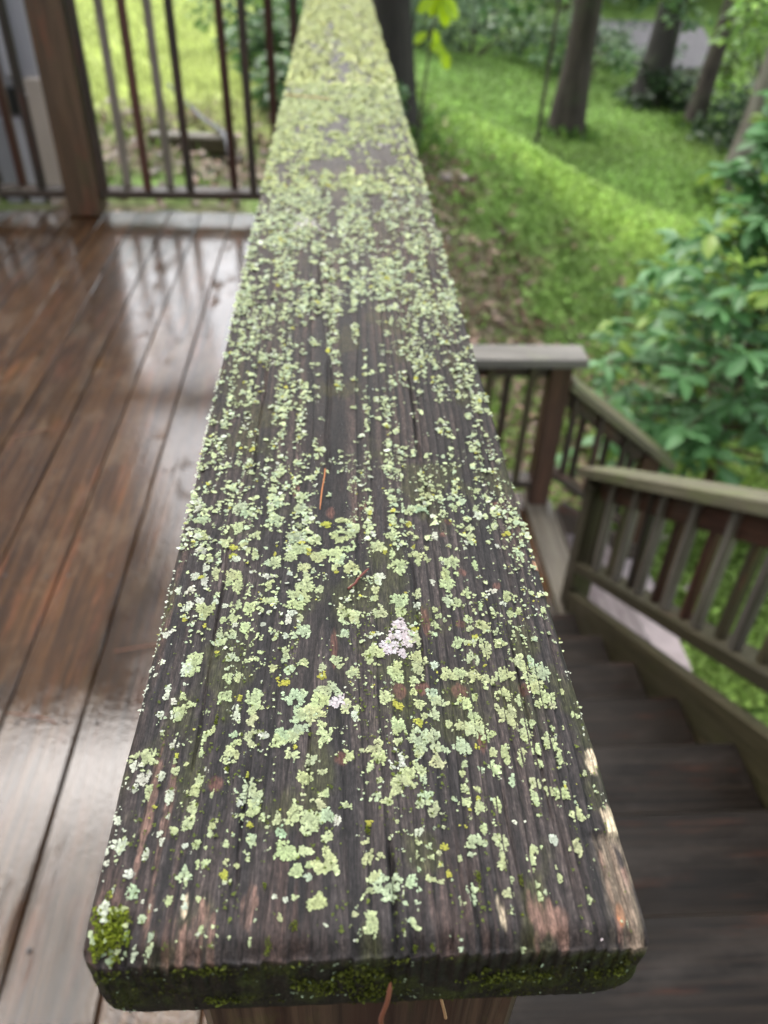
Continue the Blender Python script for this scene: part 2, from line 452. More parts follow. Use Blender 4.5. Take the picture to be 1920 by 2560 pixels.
for i, x in enumerate(bx):
    y = 3.67 + (0.03 if i % 2 else -0.03)
    mt = [M['rail'], M['pale'], M['stain'], M['pale'], M['rail'], M['stain'], M['rail'], M['stain'], M['rail'], M['rail']][i]
    timber('baluster', (x, y, -0.9155), (x + random.gauss(0, .003), y, -0.039), 0.033, 0.033, mt, far, up=(0, 1, 0))
for i in range(24):
    x = -1.307 - 0.0985 * i
    y = 3.67 + (0.03 if i % 2 else -0.03)
    timber('baluster', (x, y, -0.9155), (x + random.gauss(0, .003), y, -0.039), 0.033, 0.033, [M['rail'], M['stain']][i % 2], far, up=(0, 1, 0))

# sloping rail on the right of the stairs
sr = empty('stair_railing', (0.995, 2.3, ZL), 'sloping stair railing with a mossy cap and slanted pale balusters above the dark steps', 'railing')
XR = 0.995
def zn(y): return ZD - sl_ * (y - 0.47)
timber('post', (XR, 2.335, ZL - 0.25), (XR, 2.335, zn(2.335) + 0.62), 0.090, 0.090, M['olive'], sr, up=(0, 1, 0))
timber('post', (XR, 0.36, ZD - 0.9), (XR, 0.36, zn(0.36) + 0.62), 0.090, 0.090, M['olive'], sr, up=(0, 1, 0))
nrm = Vector((0, math.sin(math.atan(sl_)), math.cos(math.atan(sl_))))
def along(name, dz, W, H, mt, ya, yb, x=XR, parent=sr):
    return timber(name, (x, ya, zn(ya) + dz), (x, yb, zn(yb) + dz), W, H, mt, parent, up=nrm)
along('cap_board', 0.662, 0.150, 0.038, M['mossy'], 0.10, 2.43)
along('top_rail', 0.592, 0.036, 0.085, M['stain'], 0.40, 2.29)
along('bottom_rail', 0.192, 0.092, 0.044, M['olive'], 0.40, 2.29)
sb = [M['olive'], M['pale'], M['olive'], M['pale'], M['rail'], M['pale'], M['stain'], M['pale'], M['stain'], M['pale']]
for i in range(20):
    y = 2.235 - 0.092 * i
    x = XR - 0.012 + (-0.008 if i % 2 else 0.008)
    timber('baluster', (x, y, zn(y) + 0.215), (x + random.gauss(0, .002), y + random.gauss(0, .002), zn(y) + 0.640), 0.027, 0.030, sb[i % 10], sr, up=(0, 1, 0))
timber('post', (XR + 0.03, 1.26, -2.9), (XR + 0.03, 1.26, zn(1.26) - 0.26), 0.09, 0.09, M['rail'], sr, up=(0, 1, 0))

# rail across the landing and the short sloping one beyond its corner post
lr = empty('landing_railing', (0.6, 3.07, ZL), 'level railing with a pale grey cap across the far edge of the stair landing', 'railing')
dk = wood('dark_red_post_wood', (0.040, 0.018, 0.011), (0.110, 0.050, 0.030), green=(0.02, 0.018, 0.008), green_amt=0.1, tint=0.0)
timber('post', (0.985, 3.085, ZL - 0.5), (0.985, 3.085, -1.459), 0.100, 0.095, dk, lr, up=(0, 1, 0), ch=0.006)
timber('cap_board', (0.05, 3.075, -1.436), (1.085, 3.075, -1.436), 0.145, 0.044, M['grey'], lr)
timber('top_rail', (0.05, 3.085, -1.497), (0.934, 3.085, -1.497), 0.036, 0.075, M['rail'], lr)
timber('bottom_rail', (0.05, 3.085, -2.115), (0.934, 3.085, -2.115), 0.089, 0.040, M['rail'], lr)
for i in range(9):
    x = 0.855 - 0.095 * i
    timber('baluster', (x, 3.085 + (0.03 if i % 2 else -0.03), -2.094), (x + 0.003, 3.085 + (0.03 if i % 2 else -0.03), -1.459), 0.032, 0.032, M['rail'] if i % 2 else M['olive'], lr, up=(0, 1, 0))
fr = empty('stair_railing', (1.3, 3.1, -2.5), 'short low railing sloping down to the right from the dark red landing post', 'railing')
def zf(x): return -1.600 - 0.78 * (x - 1.09)
un = Vector((math.sin(math.atan(0.78)), 0, math.cos(math.atan(0.78))))
timber('cap_board', (1.045, 3.085, zf(1.045)), (1.62, 3.085, zf(1.62)), 0.13, 0.036, M['mossy'], fr, up=un)
timber('top_rail', (1.038, 3.085, zf(1.038) - 0.075), (1.47, 3.085, zf(1.47) - 0.075), 0.036, 0.075, M['rail'], fr, up=un)
timber('bottom_rail', (1.038, 3.085, zf(1.038) - 0.50), (1.47, 3.085, zf(1.47) - 0.50), 0.089, 0.036, M['rail'], fr, up=un)
timber('post', (1.515, 3.085, -2.75), (1.515, 3.085, zf(1.515) - 0.026), 0.088, 0.088, dk, fr, up=(0, 1, 0))
for i in range(6):
    x = 1.082 + 0.070 * i
    timber('baluster', (x, 3.085 + (0.028 if i % 2 else -0.028), zf(x) - 0.47), (x, 3.085 + (0.028 if i % 2 else -0.028), zf(x) - 0.03), 0.030, 0.030, M['rail'], fr, up=(0, 1, 0))

# ------------------------------------------------------------------ the lichen covered cap board
def rings(x, y):
    """growth ring coordinate of a flat-sawn board: nested cones round a pith that wanders"""
    xc = -0.010 + 0.012 * (fbm(0 * y + 3.1, y * 2.2, 5) - 0.5) * 2 - 0.004 * y
    d = 0.016 + 0.020 * np.clip(y, 0, 3) + 0.006 * np.sin(y * 6.0 + 1.0)
    rho = np.sqrt((x - xc) ** 2 + d ** 2)
    return rho / 0.0030 + 0.55 * (fbm(x * 55, y * 7, 9) - 0.5) + 0.5 * (fbm(x * 160, y * 11, 12, 2) - 0.5)
CHECKS = [(0.0062, -0.004, 0.036, 0.00045), (0.0062, 0.006, 0.0315, 0.0007), (-0.0165, 0.045, 0.075, 0.0004), (0.021, 0.085, 0.150, 0.0004), (-0.034, 0.012, 0.060, 0.0005),
          (0.0395, 0.0, 0.050, 0.0004), (0.0265, 0.0, 0.032, 0.0005), (0.052, 0.03, 0.12, 0.0004), (-0.050, 0.05, 0.16, 0.0004), (-0.012, 0.20, 0.46, 0.0011), (-0.0185, 0.36, 0.62, 0.0016),
          (0.030, 0.16, 0.30, 0.0006), (-0.045, 0.2, 0.33, 0.0006), (0.055, 0.25, 0.5, 0.0007)]
def cap_h(x, y):
    R = rings(x, y)
    tt = R - np.floor(R)
    idw = vn(np.floor(R) * 7.3, 0 * R, 41)                      # every ring weathers to its own depth
    rise = np.where(tt < 0.72, sst(0.0, 0.72, tt) * 0.65, 0.65 + 0.35 * sst(0.72, 0.86, tt)) * (1 - sst(0.90, 1.0, tt))
    amp = (0.00028 + 0.00062 * idw) * (0.75 + 0.6 * sst(0.0, 0.06, x)) * (1 + 0.7 * sst(0.15, 0.35, y))
    fib = fbm(x * 1700, y * 60, 3, 2) - 0.5
    h = amp * (rise - 0.8) + 0.00022 * fib + 0.0006 * (fbm(x * 60, y * 30, 21) - 0.5)
    wander = 0.0012 * (fbm(0 * y, y * 30, 33, 2) - 0.5)
    for cx, ya, yb, wd in CHECKS:
        k = sst(ya, ya + 0.006, y) * (1 - sst(yb - 0.012, yb, y))
        h = h - 0.0014 * k * np.exp(-((x - cx - wander) / wd) ** 2)
    # splintered hollow in the right-hand corner
    h = h - 0.0016 * sst(0.0585, 0.064, x + 0.002 * (fbm(y * 200, x * 0, 8, 2) - .5)) * (1 - sst(0.028, 0.0305, y))
    h = h - 0.0030 * (1 - sst(0.0, 0.0075, y)) ** 2 * (0.45 + 1.1 * vn(np.floor(R) * 3.7, 0 * R, 51))
    return h, rise, fib, idw
def ell(x, y, cx, cy, a, b, n=0.35, seed=1):
    r = np.sqrt(((x - cx) / a) ** 2 + ((y - cy) / b) ** 2) + n * (fbm(x * 900, y * 220, seed, 3) - 0.5) * 2
    return 1 - sst(0.72, 1.08, r)
W2, TH = 0.07, 0.031
# profile across the board: (x, drop)
nx = 372
ang = np.linspace(0, math.pi / 2, 6)[1:]
ctop = np.linspace(-W2 + 0.0035, W2 - 0.0035, nx)
px, pd = list(ctop), [0.0] * nx
for a in ang: px.append(W2 - 0.0035 + 0.0035 * math.sin(a)); pd.append(0.0035 * (1 - math.cos(a)))
for q_ in (0.007, 0.011, 0.015, 0.019): px.append(W2); pd.append(q_)
for a in np.linspace(0, 1.2, 6)[1:]: px.append(W2 - 0.010 * (1 - math.cos(a))); pd.append(0.0198 + 0.012 * math.sin(a))
px.append(W2 - 0.012); pd.append(TH)
ntop = len(px)
px = [-v for v in px[nx:]][::-1] + px; pd = pd[nx:][::-1] + pd
px = np.array(px); pd = np.array(pd)
# profile along: (y, drop at the near end)
ys = np.concatenate([np.arange(0.0034, 0.225, 0.00055), np.arange(0.225, 0.50, 0.0013), np.arange(0.50, 1.2, 0.0045), np.arange(1.2, 3.61, 0.02)])
ey = [0.0034 - 0.0034 * math.sin(a) for a in ang]; ed = [0.0034 * (1 - math.cos(a)) for a in ang]
ed2 = np.linspace(0.006, TH, 22)
qy = np.concatenate([[0.0025], np.full(21, 0.0), ey[::-1], ys])
qd = np.concatenate([[TH], ed2[:0:-1], ed[::-1], np.zeros(len(ys))])
X, Y = np.meshgrid(px, qy)
D = np.maximum(np.broadcast_to(pd, X.shape), qd[:, None])
wid = np.interp(D, [0, 0.0170, 0.0215, 0.0260, 0.0295, TH], [W2, W2, W2 - 0.0006, W2 - 0.0026, W2 - 0.0062, W2 - 0.012])
Xc = np.clip(X, -wid, wid)
h, rise, fib, idw = cap_h(np.clip(Xc, -W2, W2), Y)
topw = 1 - sst(0.0, 0.004, D)
endw = (qd[:, None] > 0) * np.ones_like(X)
rough_end = (fbm(Xc * 420, D * 260, 61, 3) - 0.5) * 0.0016 * sst(0.002, 0.008, qd[:, None]) * (1 - 0.8 * sst(0.018, 0.028, qd[:, None]))
Z = -D + h * topw
rc = np.where(Xc < 0, 0.0060, 0.0025)
ex = np.clip(np.abs(Xc) - (W2 - rc), 0, None)
Yw = Y + (rc - np.sqrt(np.maximum(rc ** 2 - np.minimum(ex, rc) ** 2, 0))) * (1 - sst(0.0, 0.03, Y)) + rough_end + 0.0007 * (rise - 0.6) * endw * (1 - 0.8 * sst(0.012, 0.024, D))
# the long edges of a real board are not ruler straight
Xw = Xc + 0.0007 * (fbm(0 * Y, Y * 25, 71, 3) - 0.5) * 2 * sst(0.03, 0.07, np.abs(Xc)) * np.sign(Xc)
Xw = Xw * (1 + 0.018 * (1 - sst(0.0, 0.25, Y)))
# pigment
gx, gy = Xc, Y
n1 = fbm(gx * 120, gy * 14, 81, 4); n2 = fbm(gx * 26, gy * 9, 82, 4); n3 = fbm(gx * 700, gy * 45, 83, 3)
dark = np.array([0.0165, 0.0148, 0.0155]); mid = np.array([0.046, 0.037, 0.0355]); pinkw = np.array([0.15, 0.092, 0.073])
def lerp(a, b, t): return a + (b - a) * t[..., None]
C = lerp(np.broadcast_to(dark, gx.shape + (3,)), mid, sst(0.35, 0.75, n1 * 0.6 + 0.4 * n3))
C = lerp(C, np.array([0.060, 0.036, 0.030]), 0.8 * sst(0.53, 0.70, n2) * sst(0.3, 0.6, n3))
RR = rings(np.clip(Xc, -W2, W2), Y); tR = RR - np.floor(RR)
C = C * (0.70 + 0.50 * sst(0.1, 0.8, rise))[..., None]
C = C * (1 - 0.80 * np.exp(-((tR - 0.95) / 0.065) ** 2) * (0.45 + 0.55 * idw))[..., None]
C = C * (1 - 0.45 * sst(0.45, 0.1, rise) * sst(0.12, 0.3, gy))[..., None]
C = C * (0.62 + 0.76 * vn(gx * 2300, gy * 70, 87))[..., None]
C = lerp(C, np.array([0.034, 0.038, 0.012]), 0.6 * sst(0.56, 0.72, fbm(gx * 70, gy * 40, 84, 4)) * (1 - sst(0.5, 0.9, gy)))
C = lerp(C, np.array([0.075, 0.062, 0.052]), 0.5 * sst(0.25, 0.8, gy))
for cx, cy, a, b in [(-.0406, .0063, .003, .0075), (-.0489, .0035, .0035, .006), (.0481, .0041, .002, .0045), (.0418, .0083, .0016, .006), (.0642, .0030, .002, .0055), (-.0301, .0119, .0016, .0045), (-.055, .030, .0013, .02), (-.0600, .045, .0012, .02), (.0440, .0073, .0028, .0035), (.0655, .012, .003, .012)]:
    C = lerp(C, pinkw * (0.5 + 1.0 * n3[..., None]), 0.85 * ell(gx, gy, cx, cy, a * 1.15, b * 1.25, 0.75, 7) * sst(0.30, 0.58, fbm(gx * 620, gy * 45, 85, 3)))
for cx, cy, a, b in [(-.0068, .0558, .0022, .0028), (-.0428, .0481, .0021, .0029), (-.0105, .1747, .002, .004), (.0031, .1785, .0017, .0027), (.0378, .1679, .0017, .0021), (.0345, .1597, .0016, .002), (.0596, .1792, .0026, .0022), (.0398, .137, .0019, .002), (.0516, .129, .0015, .0022), (.0356, .11, .0017, .0019),
                     (.0121, .0806, .0027, .0034), (.0196, .0813, .0025, .0028), (.0317, .0801, .0028, .0034), (.0529, .0804, .002, .0028), (-.009, .099, .0012, .009), (.0233, .112, .0016, .008), (.036, .0615, .0014, .006), (-.0255, .19, .0015, .006)]:
    C = lerp(C, np.array([0.105, 0.048, 0.037]), 0.60 * ell(gx, gy, cx, cy, a, b, 0.3, 11))
for cx, cy, a, b in [(.0334, .0091, .0012, .0046), (.0680, .0328, .0022, .0058), (.0674, .0526, .0019, .0048), (-.0462, .0125, .0010, .0035)]:
    C = lerp(C, np.array([0.42, 0.36, 0.26]) * (0.55 + 0.9 * n3[..., None]), ell(gx, gy, cx, cy, a, b, 0.5, 13) * sst(0.22, 0.42, fbm(gx * 700, gy * 70, 88, 3)))
C = lerp(C, np.array([0.46, 0.15, 0.045]), ell(gx, gy, .0638, .0077, .0011, .0031, 0.3, 15))
C = lerp(C, np.array([0.42, 0.24, 0.15]), 0.7 * ell(gx, gy, .0690, .1415, .0016, .003, 0.4, 16))
hol = sst(0.0585, 0.064, gx) * (1 - sst(0.028, 0.0305, gy))
C = lerp(C, np.array([0.14, 0.115, 0.085]) * (0.6 + 0.8 * n3[..., None]), 0.75 * hol * sst(0.30, 0.55, fbm(gx * 500, gy * 90, 91, 3)))
endc = sst(0.002, 0.007, qd[:, None]) * np.ones_like(gx)
C = lerp(C, np.array([0.011, 0.011, 0.009]), endc * 0.92)
C = lerp(C, np.array([0.030, 0.040, 0.010]), endc * 0.8 * sst(0.48, 0.66, fbm(Xc * 130, D * 170, 92, 4)))
nr, ncx = X.shape
idx = np.arange(nr * ncx).reshape(nr, ncx)
C = C * (0.55 + 0.9 * fbm(gx * 1900, gy * 500, 86, 2))[..., None]
RG = 0.66 - 0.14 * sst(0.17, 0.32, gy) - 0.02 * sst(0.5, 0.9, gy)
C = C * np.array([1.22, 1.16, 1.10])
C = lerp(C, C * np.array([0.95, 0.72, 0.56]), 0.9 * sst(0.15, 0.30, gy) * (1 - sst(0.5, 0.8, gy)))
C = np.concatenate([C, RG[..., None]], -1)
Fq = np.stack([idx[:-1, :-1], idx[:-1, 1:], idx[1:, 1:], idx[1:, :-1]], -1).reshape(-1, 4)
def grain_shader(mt):
    """weathered fibre: streaks a fraction of a millimetre wide, along the board"""
    t = mt.node_tree; b = t.nodes['Principled BSDF']
    p = t.nodes.new('ShaderNodeNewGeometry').outputs['Position']
    n1_ = noise(t, mapped(t, p, (2600, 170, 900)), 1.0, 3, 0.7)
    n2_ = noise(t, mapped(t, p, (900, 500, 900)), 1.0, 3, 0.7)
    a = [n for n in t.nodes if n.type == 'ATTRIBUTE'][0].outputs['Color']
    c = mixc(t, 1.0, a, ramp(t, n1_, [(0.30, 0.25), (0.50, 0.9), (0.72, 1.9)]), 'MULTIPLY')
    c = mixc(t, 1.0, c, ramp(t, n2_, [(0.30, 0.55), (0.55, 1.0), (0.75, 1.6)]), 'MULTIPLY')
    t.links.new(c, b.inputs['Base Color'])
    bp = N(t, 'ShaderNodeBump', Strength=0.7, Distance=0.0006)
    ad = N(t, 'ShaderNodeMath', operation='ADD'); t.links.new(n1_, ad.inputs[0]); t.links.new(n2_, ad.inputs[1])
    t.links.new(ad.outputs[0], bp.inputs['Height']); t.links.new(bp.outputs[0], b.inputs['Normal'])
cap_mat = col_mat('weathered_cap_wood', rough=-1, spec=0.30, bump=0.8, bscale=1500.0)
V = np.stack([Xw, Yw, Z], -1).reshape(-1, 3)
grain_shader(cap_mat)
me = np_mesh('cap_board', V, Fq, C.reshape(-1, 4), smooth=True)
cap = link('cap_board', me, rail, cap_mat)
# underside
me = bpy.data.meshes.new('cap_underside')
me.from_pydata([(-W2 + .012, .0025, -TH + .0004), (W2 - .012, .0025, -TH + .0004), (W2 - .012, 3.6, -TH + .0004), (-W2 + .012, 3.6, -TH + .0004)], [], [(3, 2, 1, 0)])
under = link('underside', me, cap, M['rail'])

# --------------------------------------------------- lichen
PAL = {'g': (0.395, 0.450, 0.245), 'm': (0.365, 0.445, 0.285), 'w': (0.49, 0.52, 0.41), 'y': (0.34, 0.34, 0.06), 'x': (0.52, 0.48, 0.48), 's': (0.13, 0.165, 0.013)}
def lobes(cx, cy, r, colr, dirx=None, diry=None, zoff=None, K=7, stretch=1.3, up=0.24, hfun=True):
    """many small crinkled thallus lobes: each a fan of K triangles with a scalloped, lifted rim"""
    n = len(cx)
    if n == 0: return np.zeros((0, 3)), np.zeros((0, 3), int), np.zeros((0, 3))
    a0 = rng.uniform(0, 2 * math.pi, n)
    th = np.linspace(0, 2 * math.pi, K, endpoint=False)[None, :] + rng.normal(0, 0.16, (n, K))
    rr = r[:, None] * rng.uniform(0.55, 1.15, (n, K)) * np.where(np.arange(K) % 2, 1.0, 0.78)[None, :]
    if dirx is None: phi = a0
    else: phi = np.arctan2(diry, dirx) + rng.normal(0, 0.5, n)
    lx = rr * np.cos(th) * stretch; ly = rr * np.sin(th)
    c, s = np.cos(phi)[:, None], np.sin(phi)[:, None]
    ox = lx * c - ly * s; oy = lx * s + ly * c
    base = cap_h(np.clip(cx, -W2, W2), cy)[0] if hfun else np.zeros(n)
    z0 = base + (zoff if zoff is not None else 0.0003)
    tx, ty = rng.normal(0, 0.22, (n, 1)), rng.normal(0, 0.22, (n, 1))
    oz = r[:, None] * up * rng.uniform(0.15, 1.0, (n, K)) + ox * tx + oy * ty
    rim = np.stack([cx[:, None] + ox, cy[:, None] + oy, z0[:, None] + oz], -1)
    cen = np.stack([cx, cy, z0 + 0.05 * r], -1)[:, None, :]
    Vv = np.concatenate([cen, rim], 1)
    b = np.arange(n)[:, None] * (K + 1)
    j = np.arange(K)[None, :]
    Fv = np.stack([b + 0 * j, b + 1 + j, b + 1 + (j + 1) % K], -1).reshape(-1, 3)
    cc = np.repeat(colr[:, None, :], K + 1, 1)
    cc = cc * np.exp(rng.normal(-0.02, 0.17, (n, 1, 1)))
    cc[:, 0] *= 0.70
    return Vv.reshape(-1, 3), Fv, np.clip(cc.reshape(-1, 3), 0.005, 0.85)
def patch(cx, cy, a, b, t, lr):
    area = math.pi * a * b
    n = int(max(5, 3.6 * area / (math.pi * lr * lr * 0.62)))
    ph = rng.uniform(0, 6.28, 4)
    r = np.sqrt(rng.uniform(0, 1, n)); th = rng.uniform(0, 2 * math.pi, n)
    edge = 1 + 0.20 * np.sin(3 * th + ph[0]) + 0.14 * np.sin(5 * th + ph[1]) + 0.10 * np.sin(8 * th + ph[2]) + 0.08 * np.sin(13 * th + ph[3])
    x = cx + a * 0.98 * r * edge * np.cos(th); y = cy + b * 0.98 * r * edge * np.sin(th)
    gap = fbm(x * 420, y * 300, int(rng.integers(1000)), 2)
    ok = (gap > 0.34 + 0.13 * r) & (np.abs(x) < W2 + 0.0004) & (y > 0.0)
    x, y, r, th = x[ok], y[ok], r[ok], th[ok]
    n = len(x)
    base = np.array(PAL[t])
    hue = rng.normal(0, 0.025, 3) + rng.normal(0, .05)
    cl = np.repeat((base * (1 + hue))[None], n, 0)
    if t in 'gm':                                                # older thalli yellow towards one side
        f = sst(0.45, 0.8, fbm(x * 160, y * 110, int(rng.integers(1000)), 2))[:, None]
        cl = cl * (1 - 0.45 * f) + np.array([0.40, 0.43, 0.19]) * 0.45 * f * 0 + (cl * 0 + np.array([0.39, 0.41, 0.18])) * 0.45 * f
    if t in 'gmw': cl = cl * (0.74 + 0.34 * r[:, None])                # pale growing rim round an older, darker middle
    if t == 'x': cl = np.where(rng.uniform(0, 1, (n, 1)) < 0.3, np.array([0.52, 0.44, 0.45]), cl)
    lrv = lr * rng.uniform(0.6, 1.3, n) * (1 - 0.15 * r)
    zo = rng.uniform(0.0001, 0.00042, n) * (1.15 - 0.6 * r) * min(1.0, (a + b) / 0.006)
    if t == 's':
        return lobes(x, y, lrv * 0.8, cl * rng.uniform(0.5, 1.5, (n, 1)), None, None, zo * 1.6, K=5, stretch=0.7, up=1.6)
    return lobes(x, y, lrv, cl, np.cos(th) / a, np.sin(th) / b, zo)
lichen_mat = col_mat('lichen', rough=0.8, spec=0.25, transl=0.0)
moss_mat = col_mat('moss', rough=0.75, spec=0.3, transl=0.25)
